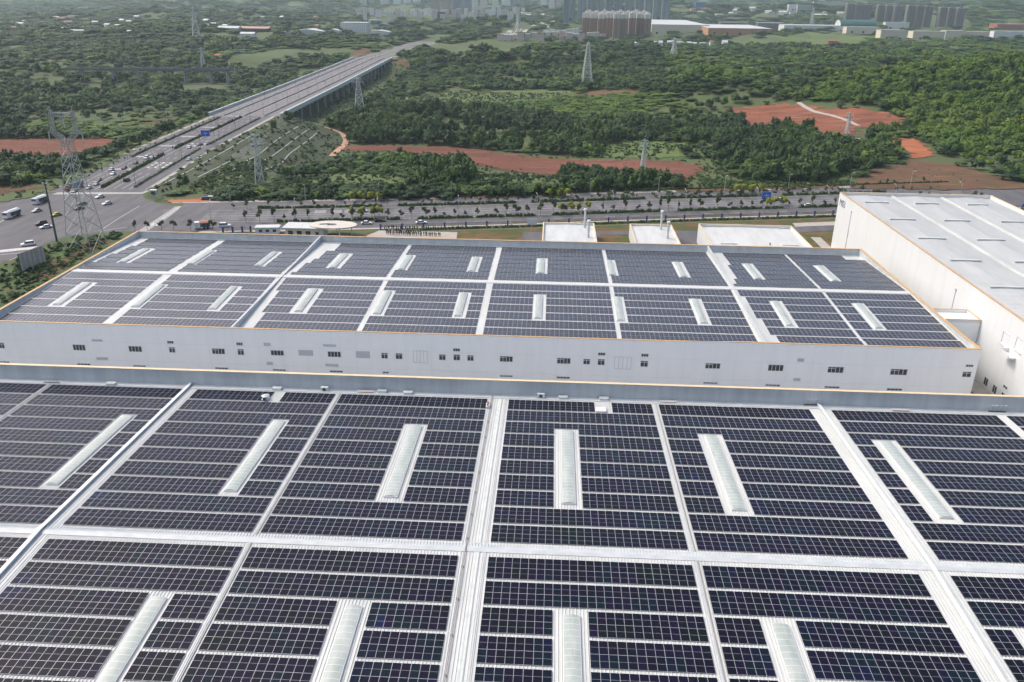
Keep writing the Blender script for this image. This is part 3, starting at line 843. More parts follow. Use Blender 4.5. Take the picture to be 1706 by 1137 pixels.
# ================================================================== roads
def along(pts, n=None, step=12):
    """resample a polyline, returns points and left normals"""
    P = np.array(pts, float)[:, :2]
    d = np.r_[0, np.cumsum(np.linalg.norm(np.diff(P, axis=0), axis=1))]
    k = n or max(2, int(d[-1] / step))
    s = np.linspace(0, d[-1], k + 1)
    X = np.interp(s, d, P[:, 0]); Y = np.interp(s, d, P[:, 1])
    for _ in range(2):
        X[1:-1] = (X[:-2] + 2 * X[1:-1] + X[2:]) / 4; Y[1:-1] = (Y[:-2] + 2 * Y[1:-1] + Y[2:]) / 4
    tx = np.gradient(X); ty = np.gradient(Y); l = np.hypot(tx, ty)
    return X, Y, -ty / l, tx / l, s
def ribbon(mb, pts, o0, o1, z, m=0, s0=0, s1=1e9, thick=0.0, step=12):
    """strip between two left offsets; z number or function"""
    X, Y, NX, NY, S = along(pts, step=step)
    zf_ = z if callable(z) else (lambda x, y: z)
    for i in range(len(X) - 1):
        if S[i + 1] <= s0 or S[i] >= s1: continue
        a = max(0, (s0 - S[i]) / (S[i + 1] - S[i])); b = min(1, (s1 - S[i]) / (S[i + 1] - S[i]))
        def pt(t, o):
            x = X[i] + (X[i + 1] - X[i]) * t; y = Y[i] + (Y[i + 1] - Y[i]) * t
            nx = NX[i] + (NX[i + 1] - NX[i]) * t; ny = NY[i] + (NY[i + 1] - NY[i]) * t
            x += nx * o; y += ny * o
            return (x, y, float(zf_(x, y)))
        A, B, C, D = pt(a, o1), pt(a, o0), pt(b, o0), pt(b, o1)
        if thick:
            mb.hexa([(p[0], p[1], p[2] - thick) for p in (A, B, C, D)], [A, B, C, D], m)
        else:
            mb.quad(A, B, C, D, m)
def path_at(pts, s):
    X, Y, NX, NY, S = along(pts)
    return float(np.interp(s, S, X)), float(np.interp(s, S, Y)), float(np.interp(s, S, NX)), float(np.interp(s, S, NY)), S[-1]
EXPW = [p for p in EXP_C if p[1] >= 384]
EXPW[0] = (-217, 380)
# boulevard centre line from its two edges
FARE = [atz(*p)[:2] for p in ((262, 339.5), (400, 337.5), (500, 336), (650, 334.5), (800, 332.5), (950, 329), (1100, 324.5), (1250, 321), (1400, 317.5), (1706, 308))]
NEAR_ = [atz(*p)[:2] for p in ((255, 386), (390, 384), (490, 382.5), (640, 377), (780, 371.5), (900, 366.5), (1045, 361), (1170, 357.5), (1320, 353), (1600, 344))]
BLV = [((a[0] + b[0]) / 2, (a[1] + b[1]) / 2) for a, b in zip(FARE, NEAR_)]
BW = [math.hypot(a[0] - b[0], a[1] - b[1]) / 2 for a, b in zip(FARE, NEAR_)]
HB = sum(BW[1:-1]) / len(BW[1:-1])
inter = [atz(*p)[:2] for p in ((-160, 345), (87, 322), (110, 318.5), (237, 322), (241, 331), (262, 338), (300, 344), (318, 362), (330, 386), (255, 386), (217, 385), (160, 388), (130, 391), (95, 399), (76, 405), (64, 415), (30, 427), (3, 438), (-60, 462), (-200, 500), (-330, 470), (-330, 380))]
mb = MB(); mb.poly([(x, y, .03) for x, y in inter]); structure('crossroads_asphalt', mb, M['asphalt'])
# expressway: bank section, bridge deck, far section
mb = MB(); ribbon(mb, EXPW, -22.5, 22.5, .05, s1=268); structure('expressway_road', mb, M['asphalt'])
mb = MB(); ribbon(mb, EXPW, -27.0, 27.0, .06, s0=872, s1=1330); structure('expressway_road', mb, M['asphalt2'])
def marks(mb, pts, offs, z, dash=None, s0=0, s1=1e9, wd=.12):
    for o in offs:
        if dash is None:
            ribbon(mb, pts, o - wd, o + wd, z, 0, s0, s1)
        else:
            s = s0
            X, Y, NX, NY, S = along(pts)
            while s < min(s1, S[-1]):
                ribbon(mb, pts, o - wd, o + wd, z, 0, s, s + dash[0]); s += dash[0] + dash[1]
mb = MB()
marks(mb, EXPW, (-21.9, 21.9), .07, s0=6, s1=868, wd=.15)
marks(mb, EXPW, (-13.9, -2.2, 2.2, 13.9), .07, s0=6, s1=868, wd=.12)
marks(mb, EXPW, (-10, -6, 6, 10), .07, (6, 9), 40, 860)
marks(mb, EXPW, (-10, -6, 6, 10), .07, None, 8, 38)
marks(mb, EXPW, (-20.5, 20.5), .08, s0=872, s1=1330, wd=.15)
for s_ in (55, 92, 128, 165, 205, 262):
    ribbon(mb, EXPW, 2.4, 13.6, .071, 0, s_, s_ + 2.0)
for s_ in (60, 66, 72, 128, 136):
    for o in (-12, -8, -4):
        ribbon(mb, EXPW, o - .8, o + .8, .071, 0, s_, s_ + 3.2)
structure('lane_marking', mb, M['paint'])
# crossing stripes and stop lines at the junction
mb = MB()
def img_stripes(p0, p1, n, dx, dy, wd):
    """zebra bars between two image points, each bar running along (dx,dy) metres"""
    a = np.array(atz(*p0)[:2]); b = np.array(atz(*p1)[:2])
    u = (b - a) / np.linalg.norm(b - a)
    for i in range(n):
        c = a + (b - a) * i / max(1, n - 1)
        q = [c + u * wd, c - u * wd, c - u * wd + np.array([dx, dy]), c + u * wd + np.array([dx, dy])]
        mb.quad(*[(p[0], p[1], .045) for p in q])
img_stripes((88, 323.5), (236, 322.5), 44, .5, 7.0, .3)
img_stripes((292, 344), (228, 386), 40, 3.6, .5, .28)
img_stripes((2, 416), (62, 410), 22, -.4, -4.2, .3)
def img_line(pts, wd=.16):
    ribbon(mb, [atz(*p)[:2] for p in pts], -wd, wd, .046, 0, step=6)
img_line([(0, 424), (40, 421), (52, 419)]); img_line([(8, 437), (30, 427)], .12)
img_line([(165, 385), (200, 362), (232, 343)], .12); img_line([(172, 384), (212, 378)], .12)
img_line([(300, 343), (270, 364)], .2)
img_line([(0, 370), (7, 366)], .2)
for k in range(9):
    x = 296 + k * 5.4
    img_line([(x, 349.5), (x + 3.5, 346.6)], .5)
    x = 252 + k * 9
    img_line([(x, 375.5), (x + 4.5, 371.5)], .5)
for yy in (350, 353, 358, 361, 364, 367):
    img_line([(272, yy), (300, yy - .5)], .14)
structure('crossing_marking', mb, M['paint'])
# boulevard
mb = MB(); ribbon(mb, BLV, -HB, HB, .05, s0=6); structure('boulevard_road', mb, M['asphalt'])
mb = MB()
marks(mb, BLV, (-10.2, -3.6, 3.6, 10.2), .066, s0=20, wd=.1); marks(mb, BLV, (0,), .066, s0=20, wd=.16)
marks(mb, BLV, (-7, 7, 1.8, -1.8, 5.3, -5.3), .066, (4.5, 7), 20, wd=.09)
marks(mb, BLV, (17.2, -18.2), .066, (4.5, 7), 30, wd=.09)
for s_ in (66, 74, 78):
    for o in (3, 5, 7):
        ribbon(mb, BLV, o - .3, o + .3, .068, 0, s_, s_ + 5)
structure('lane_marking', mb, M['paint'])
mb = MB(); ribbon(mb, BLV, HB, HB + 3.6, .17, thick=.2, s0=0); structure('pavement', mb, M['paving'])
mb = MB(); ribbon(mb, BLV, -HB - 2.2, -HB, .17, thick=.2, s0=24); structure('pavement', mb, M['paving'])
# planted strips with kerbs and clipped hedges
def strip_bed(pts, o0, o1, spans, hedge=1.0):
    for a, b in spans:
        mb = MB(); ribbon(mb, pts, o0, o1, .19, 0, a, b, thick=.2); structure('planted_strip', mb, M['lawn'])
        mb = MB()
        ribbon(mb, pts, o0 - .16, o0 - .005, .16, 0, a, b, thick=.2); ribbon(mb, pts, o1 + .005, o1 + .16, .16, 0, a, b, thick=.2)
        structure('kerb', mb, M['kerb'])
        if hedge:
            mb = MB()
            s = a + 1
            while s < b - 1:
                if R_.random() < .93:
                    x, y, nx, ny, L = path_at(pts, s)
                    o = (o0 + o1) / 2 + R_.uniform(-.3, .3)
                    h = hedge * R_.uniform(.6, 1.25); q = R_.uniform(.5, .95)
                    cx, cy = x + nx * o, y + ny * o
                    b8 = [(cx + q * math.cos(t), cy + q * math.sin(t), .18) for t in np.arange(0, 6.2, 1.047) + R_.random()]
                    t8 = [(cx + .72 * q * math.cos(t), cy + .72 * q * math.sin(t), .18 + h * R_.uniform(.8, 1.2)) for t in np.arange(0, 6.2, 1.047) + R_.random()]
                    mb.hexa(b8, t8, 0, False)
                s += .8
            mb.build('hedge', M['hedge'], kind='stuff')
BL = path_at(BLV, 0)[4]
strip_bed(BLV, 10.6, 13.6, [(40 + 62 * i, 40 + 62 * i + 56) for i in range(int((BL - 60) / 62))], 1.1)
strip_bed(BLV, -14.0, -10.8, [(52 + 58 * i, 52 + 58 * i + 52) for i in range(int((BL - 70) / 58))], 1.1)
strip_bed(BLV, -HB - 7.5, -HB - 3.4, [(110, BL - 4)], .8)
strip_bed(BLV, HB + 3.7, HB + 7.5, [(30, BL - 2)], .9)
strip_bed(EXPW, -1.4, 1.4, [(8, 100), (118, 258)], 1.2)
strip_bed(EXPW, 14.4, 15.8, [(90, 255)], .9)
strip_bed(EXPW, -15.8, -14.4, [(10, 120), (132, 255)], .7)
mb = MB(); ribbon(mb, EXPW, 22.5, 24.6, .17, thick=.3, s0=2, s1=262); structure('pavement', mb, M['paving'])
mb = MB(); ribbon(mb, EXPW, -24.2, -22.5, .17, thick=.3, s0=10, s1=262); structure('pavement', mb, M['paving'])
strip_bed(EXPW, -1.4, 1.4, [(874, 1300)], 0)
strip_bed(EXPW, 14.4, 16, [(874, 1300)], 0)
strip_bed(EXPW, -16, -14.4, [(874, 1300)], 0)
# viaduct
via = thing('viaduct', 'long grey expressway viaduct on slender piers with pale parapets', 'bridge', (-246, 950, 0))
S0, S1 = 266, 872
mb = MB(); ribbon(mb, EXPW, -28.2, 28.2, .05, s0=S0, s1=S1, thick=1.7); mb.build('deck', M['concrete'], via)
mb = MB(); ribbon(mb, EXPW, -26.8, 26.8, .062, s0=S0, s1=S1); mb.build('carriageway', M['asphalt2'], via)
for sgn in (1, -1):
    mb = MB(); a, b = sorted((sgn * 27.0, sgn * 28.3)); ribbon(mb, EXPW, a, b, 2.1, s0=S0, s1=S1, thick=3.4); mb.build('parapet', M['conwhite'], via)
    mb = MB(); a, b = sorted((sgn * 15.0, sgn * 15.5)); ribbon(mb, EXPW, a, b, .95, s0=S0, s1=S1, thick=.88); mb.build('barrier', M['pipe'], via)
mb = MB(); ribbon(mb, EXPW, -.35, .35, .95, s0=S0, s1=S1, thick=.88); mb.build('barrier', M['pipe'], via)
for s in np.arange(S0 + 14, S1 - 8, 30):
    x, y, nx, ny, L = path_at(EXPW, s)
    for o in (-25, -17, -6, 6, 17, 25):
        px, py = x + nx * o, y + ny * o
        mb = MB(); zt = float(T(px, py)); mb.tube((px, py, zt - 1), (px, py, -2.4), .8, n=8); mb.build('pier', M['concrete'], via)
    mb = MB()
    mb.hexa([(x + nx * o - ny * q, y + ny * o + nx * q, -2.6) for o, q in ((-26.5, -.8), (-26.5, .8), (26.5, .8), (26.5, -.8))][::-1],
            [(x + nx * o - ny * q, y + ny * o + nx * q, -1.66) for o, q in ((-26.5, -.8), (-26.5, .8), (26.5, .8), (26.5, -.8))][::-1])
    mb.build('pier_cap', M['concrete'], via)
# embankment berm kerbs (white concrete edges on the terraced bank)
for pts in (((276, 305), (325, 280), (380, 249), (422, 224)), ((380, 289), (415, 266), (455, 238), (497, 211)), ((400, 295), (440, 267), (486, 236), (515, 215)), ((442, 283), (480, 258), (510, 237), (532, 218)), ((330, 296), (360, 281), (385, 268))):
    mb = MB(); ribbon(mb, [G(*p)[:2] for p in pts], -.3, .3, lambda x, y: T(x, y) + .4, 0, thick=.8, step=5); structure('berm_kerb', mb, M['concrete'])
for off0, off1, a, b in ((-35, -27, 120, 258), (-46.5, -37.5, 100, 250), (-58, -49.5, 130, 250), (-34, -26.5, 40, 118)):
    mb = MB()
    s = a
    while s < b:
        ribbon(mb, EXPW, off0, off1, lambda x, y: T(x, y) + .2, 0, s, s + .55, step=6); s += 2.6
    structure('bank_rib', mb, M['concrete'])
# far viaduct on the left
lv = thing('viaduct', 'low grey flyover standing alone among the trees on the left', 'bridge', (-480, 980, 0))
pa, pb = aty(108, 118, 985), aty(392, 116.5, 1010)
A = Vector((pa[0], 985, max(pa[1], 3))); B = Vector((pb[0], 1010, max(pb[1], 3)))
zt = (A.z + B.z) / 2
mb = MB(); ribbon(mb, [(A.x, A.y), (B.x, B.y)], -5, 5, zt, thick=2.0); mb.build('deck', M['condark'], lv)
mb = MB(); ribbon(mb, [(A.x, A.y), (B.x, B.y)], -5.4, -5.02, zt + 1.0, thick=1.9); mb.build('parapet', M['condark'], lv)
mb = MB(); ribbon(mb, [(A.x, A.y), (B.x, B.y)], 5.02, 5.4, zt + 1.0, thick=1.9); mb.build('parapet', M['condark'], lv)
for t in (.1, .28, .43, .62, .7, .85, .95):
    p = A.lerp(B, t)
    for o in (-3, 3):
        mb = MB(); mb.tube((p.x, p.y + o, float(T(p.x, p.y + o)) - 1), (p.x, p.y + o, zt - 2.02), 1.0); mb.build('pier', M['concrete'], lv)

# ================================================================== bare soil and meadows
CLEAR = []
def clearing(name, poly, m, step, lift=.35, rag=.6):
    CLEAR.append(drape(name, poly, m, step, lift, rag))
clearing('red_soil_field', [(548, 243), (603, 242), (687, 244), (770, 246), (854, 257), (937, 266), (1071, 266), (1140, 271), (1166, 276), (1169, 286), (1140, 301), (1071, 297), (937, 291), (837, 284), (797, 274), (744, 259), (670, 252), (587, 252)], M['soil'], 2.2, .35, 1.1)
clearing('red_soil_field', [(1208, 181), (1270, 175), (1336, 173), (1377, 182), (1430, 180), (1492, 192), (1510, 207), (1465, 208), (1427, 214), (1420, 230), (1366, 229), (1323, 213), (1283, 211), (1240, 214), (1226, 196)], M['soilred2'], 2.8, .35, 1.1)
clearing('orange_soil_cut', [(1467, 236), (1517, 229), (1530, 234), (1557, 261), (1517, 264), (1513, 247), (1490, 254)], M['soilorange'], 2.4)
clearing('brown_soil_field', [(1420, 314), (1428, 300), (1453, 284), (1520, 267), (1587, 274), (1670, 297), (1730, 315), (1537, 316)], M['soilbrown'], 2.4)
clearing('dark_yard', [(1560, 316), (1720, 312), (1800, 330), (1800, 360), (1650, 345), (1645, 322)], M['asphalt'], 3, .1)
clearing('red_soil_field', [(-60, 233), (60, 231), (200, 231), (226, 236), (180, 250), (140, 262), (70, 274), (-60, 279)], M['soil'], 3)
clearing('red_soil_field', [(-60, 310), (67, 309), (75, 313), (0, 325), (-60, 330)], M['soilbrown'], 2.4)
clearing('red_soil_strip', [(660, 331.5), (700, 327.5), (904, 322), (960, 323), (900, 326.5), (800, 329.5)], M['soil'], 1.8, .3)
clearing('red_soil_strip', [(1120, 317), (1250, 312.5), (1400, 309), (1400, 313), (1250, 317), (1130, 321)], M['soilbrown'], 1.8, .3)
clearing('red_soil_strip', [(275, 333.5), (330, 331), (365, 325), (362, 331), (340, 336), (280, 337)], M['soilorange'], 1.6, .3)
clearing('red_soil_patch', [(826, 152), (862, 146), (890, 139), (866, 141), (840, 148)], M['soil'], 3)
clearing('red_soil_patch', [(955, 158), (1010, 149), (1075, 152), (1070, 158), (1020, 160), (985, 167)], M['soilbrown'], 3.5)
clearing('red_soil_patch', [(655, 108), (668, 99), (690, 104), (685, 112)], M['soilbrown'], 4)
clearing('red_soil_patch', [(815, 88), (860, 78), (880, 84), (850, 92)], M['soilbrown'], 5)
clearing('red_soil_patch', [(575, 96), (600, 80), (625, 82), (600, 94)], M['soilbrown'], 5)
clearing('red_soil_patch', [(345, 92), (380, 88), (365, 97)], M['soilorange'], 5)
clearing('red_soil_patch', [(232, 203), (300, 199), (330, 198), (300, 205), (240, 207)], M['soilbrown'], 3)
clearing('meadow', [(500, 305), (560, 291), (640, 281), (700, 284), (720, 296), (700, 306), (600, 309)], M['meadow'], 2.4, .3)
clearing('meadow', [(965, 262), (985, 247), (1060, 233), (1150, 240), (1190, 262), (1080, 262)], M['meadow'], 3, .3)
clearing('meadow', [(760, 280), (820, 291), (900, 301), (930, 312), (840, 320), (760, 318), (700, 320)], M['meadow'], 2.6, .3)
clearing('meadow', [(1150, 240), (1215, 236), (1230, 222), (1200, 262)], M['meadow'], 3, .3)
clearing('meadow', [(1170, 300), (1230, 303), (1330, 296), (1420, 288), (1400, 306), (1300, 309), (1170, 315)], M['meadow'], 2.6, .3)
clearing('meadow', [(640, 165), (760, 152), (900, 148), (960, 152), (900, 166), (760, 172)], M['meadow'], 4, .3)
clearing('meadow', [(690, 75), (800, 66), (900, 66), (950, 76), (850, 84), (760, 92)], M['lawn'], 7, .4)
clearing('meadow', [(380, 96), (440, 86), (560, 78), (570, 88), (470, 96), (430, 108)], M['lawn'], 6, .4)
clearing('meadow', [(1200, 68), (1330, 58), (1420, 56), (1480, 66), (1390, 78), (1230, 76)], M['meadow'], 8, .4)
clearing('meadow', [(800, 108), (870, 98), (900, 104), (840, 116)], M['lawn'], 5, .4)
clearing('roadside_slope', [(40, 332), (130, 300), (230, 246), (345, 194), (336, 198), (210, 247), (110, 290), (0, 322), (-60, 335), (-60, 345)], M['lawn'], 2.2, .25)
clearing('roadside_slope', [(246, 322), (352, 249), (470, 194), (486, 198), (440, 232), (330, 300), (262, 334)], M['bank'], 2.2, .2)
clearing('roadside_slope', [(430, 300), (440, 232), (490, 198), (560, 216), (575, 235), (550, 262), (480, 290)], M['bank'], 2.6, .2)
clearing('site_lawn', [(-80, 560), (-80, 470), (3, 441), (60, 418), (95, 402), (130, 393), (160, 390), (217, 387), (225, 388), (225, 392)], M['lawn'], 2.2, .08)
clearing('site_soil', [(40, 470), (85, 440), (118, 424), (150, 402), (185, 396), (180, 404), (120, 436), (70, 466)], M['soilbrown'], 1.6, .16)
# dirt tracks
def track(pts, wd, m, name='dirt_track'):
    W = [G(*p)[:2] for p in pts]
    mb = MB(); ribbon(mb, W, -wd, wd, lambda x, y: T(x, y) + .5, 0, step=5); structure(name, mb, m)
    CLEAR.append([(a + wd * 1.6, b) for a, b in W] + [(a - wd * 1.6, b) for a, b in W[::-1]])
track([(541, 212), (560, 217), (570, 222), (578, 234), (572, 244), (553, 261)], 2.2, M['track'])
track([(1330, 171), (1345, 181), (1360, 188), (1380, 191), (1410, 200), (1430, 210)], 1.8, M['paving'])
track([(1427, 231), (1438, 237), (1432, 246)], 2.0, M['paving'])
# factory yard behind the middle warehouse
yard_poly = [atz(*p)[:2] for p in ((480, 400), (500, 384), (600, 392), (640, 380), (770, 374), (900, 369), (1045, 364), (1170, 360), (1325, 356), (1420, 352), (1420, 460), (200, 470))]
drape('yard_soil', None, M['yard'], 2.2, .07, .3, world=yard_poly)
def slab(name, pts, m, z):
    mb = MB(); mb.poly([(*atz(*p)[:2], z) for p in pts]); return structure(name, mb, m)
slab('yard_paving', [(605, 400), (612, 392), (632, 384), (762, 387), (760, 402)], M['paving'], .14)
slab('yard_road', [(868, 400), (872, 386), (905, 386), (1180, 384), (1180, 390), (1000, 391), (1000, 405)], M['asphalt'], .14)
slab('yard_road', [(1130, 386), (1390, 374), (1400, 383), (1330, 388), (1330, 410), (1130, 408)], M['asphalt'], .15)
slab('yard_paving', [(1320, 372), (1400, 369), (1400, 375), (1325, 378)], M['paving'], .2)
slab('gate_paving', [(430, 384), (500, 379), (545, 377), (560, 380), (515, 388), (515, 396), (420, 394)], M['asphalt'], .13)
mb = MB(); mb.box(99.9, 108.8, 150, 330, .02, .05); structure('alley_paving', mb, M['soilbrown'])
mb = MB(); mb.box(104.8, 108.7, 150, 330, .05, .16); structure('alley_apron', mb, M['paving'])
mb = MB(); mb.box(-150, 99.9, 153.8, 180.2, .02, .05); structure('alley_paving', mb, M['concrete'])
# ================================================================== vegetation
def crown_mesh(seed, r, h, z0, lobes, leaves, leaf, name):
    rr = random.Random(seed)
    mb = MB()
    L = []
    for i in range(lobes):
        a = rr.uniform(0, 6.283); q = r * math.sqrt(rr.random()) * .68
        L.append((q * math.cos(a), q * math.sin(a), z0 + h * rr.uniform(.28, .78), r * rr.uniform(.34, .56), h * rr.uniform(.17, .30)))
    for (cx, cy, cz, rx, rz) in L:
        # dark inner mass
        n = 6
        ring = [[(cx + rx * .74 * math.cos(t + k) * math.sin(p), cy + rx * .74 * math.sin(t + k) * math.sin(p), cz + rz * .74 * math.cos(p)) for t in np.arange(n) * 6.2832 / n] for k, p in enumerate((.7, 1.57, 2.4))]
        mb.poly(ring[0])
        for a_, b_ in ((0, 1), (1, 2)):
            for i in range(n):
                j = (i + 1) % n
                mb.quad(ring[b_][i], ring[b_][j], ring[a_][j], ring[a_][i])
        for i in range(leaves):
            u = rr.uniform(-.55, 1); t = rr.uniform(0, 6.283); s = math.sqrt(1 - u * u); k = rr.uniform(.8, 1.15)
            nx, ny, nz = s * math.cos(t), s * math.sin(t), u
            p = Vector((cx + rx * k * nx, cy + rx * k * ny, cz + rz * k * nz))
            nrm = Vector((nx + rr.uniform(-.7, .7), ny + rr.uniform(-.7, .7), nz + rr.uniform(-.3, .9))).normalized()
            e1 = nrm.orthogonal().normalized(); e2 = nrm.cross(e1)
            w_, l_ = leaf * rr.uniform(.6, 1.2), leaf * rr.uniform(.8, 1.5)
            th = rr.uniform(0, 6.28); f1 = e1 * math.cos(th) + e2 * math.sin(th); f2 = nrm.cross(f1)
            mb.quad(p - f1 * w_ * .5, p + f2 * l_ * .35, p + f1 * w_ * .5 + nrm * .1, p - f2 * l_ * .5)
    return mb
def trunk_mb(h, r):
    mb = MB(); mb.tube((0, 0, -.4), (0, 0, h), r, r * .5, 6)
    for a in (0.4, 2.5, 4.4):
        mb.tube((0, 0, h * .72), (math.cos(a) * h * .28, math.sin(a) * h * .28, h * 1.12), r * .42, r * .2, 5)
    return mb
VAR = []; VARL = []
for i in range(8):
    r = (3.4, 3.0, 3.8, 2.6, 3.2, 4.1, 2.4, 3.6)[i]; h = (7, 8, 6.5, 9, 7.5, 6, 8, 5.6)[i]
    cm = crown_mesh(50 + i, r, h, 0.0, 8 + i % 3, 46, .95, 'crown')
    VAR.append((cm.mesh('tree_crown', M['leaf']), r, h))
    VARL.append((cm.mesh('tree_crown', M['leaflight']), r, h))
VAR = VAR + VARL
# survey where woods stand: everywhere beyond the boulevard but roads, fields and built-up ground
BUILT = [[G(*p)[:2] for p in poly] for poly in (
    [(360, 62), (380, 43), (560, 40), (620, 42), (660, 50), (640, 58), (520, 64), (470, 70), (440, 74), (400, 66)],
    [(820, 74), (830, 44), (960, 40), (1120, 40), (1290, 42), (1300, 66), (1190, 76), (1030, 72), (990, 78), (900, 74)],
    [(1290, 62), (1290, 36), (1420, 28), (1720, 34), (1720, 74), (1600, 70), (1480, 68), (1400, 58)],
    [(560, 36), (580, 12), (800, 8), (800, 32), (700, 40), (640, 42)])]
BUILTCLR = CLEAR + BUILT
gate_z = [atz(*p)[:2] for p in ((-200, 520), (-200, 330), (90, 314), (237, 318), (300, 330), (500, 326), (800, 322), (1100, 314), (1400, 306), (1720, 304), (1900, 420), (1900, 700), (-200, 700))]
OPEN = [[G(*p)[:2] for p in poly] for poly in (
    [(322, 302), (446, 236), (440, 304), (372, 312), (300, 324)],
    [(482, 334), (486, 262), (560, 238), (700, 240), (870, 254), (1000, 262), (1175, 266), (1195, 240), (1225, 225), (1260, 300), (1430, 285), (1440, 322), (900, 334)],
    [(430, 300), (440, 232), (490, 198), (560, 214), (580, 235), (550, 262), (480, 290), (430, 330), (300, 335), (300, 320)], [(246, 322), (352, 249), (470, 194), (440, 240), (330, 300), (262, 334)])]
CLUMP = [([G(*p)[:2] for p in poly], sp, hh) for poly, sp, hh in (
    ([(590, 290), (582, 266), (640, 262), (690, 265), (770, 282), (785, 300), (735, 312), (690, 300), (640, 292)], 5.4, .6), ([(680, 308), (695, 288), (765, 284), (788, 298), (776, 314), (720, 320)], 4.4, 1.05),
    ([(1188, 262), (1195, 225), (1300, 208), (1400, 234), (1490, 256), (1515, 262), (1420, 287), (1350, 306), (1260, 304), (1200, 290)], 4.6, 1.1), ([(935, 312), (940, 296), (1060, 301), (1140, 304), (1130, 316), (940, 324)], 4.6, .75),
    ([(360, 334), (375, 312), (480, 308), (680, 318), (930, 318), (930, 326), (640, 333)], 4.4, .55), ([(345, 330), (372, 312), (430, 312), (430, 318), (400, 332), (350, 334)], 6, .5), ([(700, 318), (760, 300), (800, 306), (900, 312), (880, 322), (700, 326)], 7, .5),
    ([(480, 292), (540, 272), (590, 264), (590, 290), (520, 300)], 6.5, .7), ([(960, 262), (990, 240), (1010, 238), (1000, 262)], 6, .9), ([(1130, 250), (1180, 240), (1190, 262), (1140, 266)], 7, .6))]
MEAD = [p for p in CLEAR[16:25] if len(p) > 3]
def free(x, y, margin=0.0):
    ok = y > 375
    xc = exp_x(y)
    ok &= ~((np.abs(x - xc) < 31 + margin) & (y < 1900) & ((y < 640) | (y > 1240)))
    ok &= ~((np.abs(x - xc) < 29) & (y < 1900))
    ok &= ~((x > -580) & (x < -365) & (y > 900) & (y < 1015) & (np.random.RandomState(8).rand(len(x)) < .75))
    ok &= ~((x - xc > 0) & (x - xc < 58) & (y > 630) & (y < 1230))
    ok &= ~inpoly(gate_z, x, y)
    for p in CLEAR + OPEN:
        ok &= ~inpoly(p, x, y)
    for p in CLEAR[:4] + [CLEAR[5], CLEAR[16]] + MEAD:
        for dy in (9, 18, 26):
            ok &= ~inpoly(p, x, y + dy)
    for p in BUILT:
        ok &= ~(inpoly(p, x, y) & (np.random.RandomState(5).rand(len(x)) < .68))
    return ok
rs = np.random.RandomState(11)
pts = []
d = 380.0
while d < 9500:
    s = max(5.2, d * .0088)
    half = 120 + d * .74
    n = int(2 * half / s)
    x = np.linspace(-half, half, n) + rs.uniform(-.48, .48, n) * s
    y = np.full(n, d) + rs.uniform(-.5, .5, n) * s
    k = free(x, y)
    # clumpiness: thin scrub in places near, dense woods elsewhere
    q = np.sin(x * .023 + 1.1 * np.sin(y * .019)) + np.cos(y * .031 + .8 * np.sin(x * .027 + 2)) + .7 * np.sin(x * .011 - y * .013)
    k &= (q > -.75) | (rs.rand(n) < .22)
    pts.append(np.stack([x[k], y[k], np.full(k.sum(), s)], -1))
    d += s * .86
hs0 = [np.ones(sum(len(p) for p in pts))]
for W, sp, hh in CLUMP:
    xs_ = [p[0] for p in W]; ys_ = [p[1] for p in W]
    gx, gy = np.meshgrid(np.arange(min(xs_), max(xs_), sp), np.arange(min(ys_), max(ys_), sp))
    gx = gx.ravel() + rs.uniform(-.5, .5, gx.size) * sp; gy = gy.ravel() + rs.uniform(-.5, .5, gy.size) * sp
    k = inpoly(W, gx, gy) & (rs.rand(gx.size) < .92)
    for c in CLEAR[:6]:
        for dy in (0, 6, 12): k &= ~inpoly(c, gx, gy + dy * min(hh, 1))
    pts.append(np.stack([gx[k], gy[k], np.full(k.sum(), 5.2 * (.75 + .3 * min(hh, 1)))], -1)); hs0.append(np.full(k.sum(), hh))
hs0 = np.concatenate(hs0)
P = np.concatenate(pts)
dist = np.hypot(P[:, 0], P[:, 1])
order = np.argsort(dist)
P = P[order]; hs0 = hs0[order]
zt = T(P[:, 0], P[:, 1])
SPR = P[:, 2] / 5.2
vi = rs.randint(0, 8, len(P))
pl = .08 + .74 * sm(120, 420, P[:, 0] - .22 * (P[:, 1] - 600)) * (.55 + .45 * np.sin(P[:, 0] * .017 + P[:, 1] * .012)) + .22 * (np.sin(P[:, 0] * .012 + 1.7) * np.sin(P[:, 1] * .014) > .45)  # more pale leaves rightwards: hillside sunlight put into leaf colour
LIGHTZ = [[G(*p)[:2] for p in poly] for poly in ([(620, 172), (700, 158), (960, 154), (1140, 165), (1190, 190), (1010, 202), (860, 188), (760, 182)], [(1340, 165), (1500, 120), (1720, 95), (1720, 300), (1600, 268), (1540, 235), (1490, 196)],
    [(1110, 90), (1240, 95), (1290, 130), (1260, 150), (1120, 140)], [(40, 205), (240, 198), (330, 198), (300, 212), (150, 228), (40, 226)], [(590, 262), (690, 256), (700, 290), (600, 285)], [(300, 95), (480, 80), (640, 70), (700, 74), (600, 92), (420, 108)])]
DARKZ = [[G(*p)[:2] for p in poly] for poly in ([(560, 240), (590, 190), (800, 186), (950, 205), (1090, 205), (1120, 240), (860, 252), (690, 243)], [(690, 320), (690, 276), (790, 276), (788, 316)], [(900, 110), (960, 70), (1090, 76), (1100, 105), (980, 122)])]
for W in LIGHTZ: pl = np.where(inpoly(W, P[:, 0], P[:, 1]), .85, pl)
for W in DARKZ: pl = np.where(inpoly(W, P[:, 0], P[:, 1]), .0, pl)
for W in (LIGHTZ[0], LIGHTZ[3], LIGHTZ[5]): hs0 = np.where(inpoly(W, P[:, 0], P[:, 1]), hs0 * .5, hs0)
for W in DARKZ: hs0 = np.where(inpoly(W, P[:, 0], P[:, 1]), hs0 * 1.2, hs0)
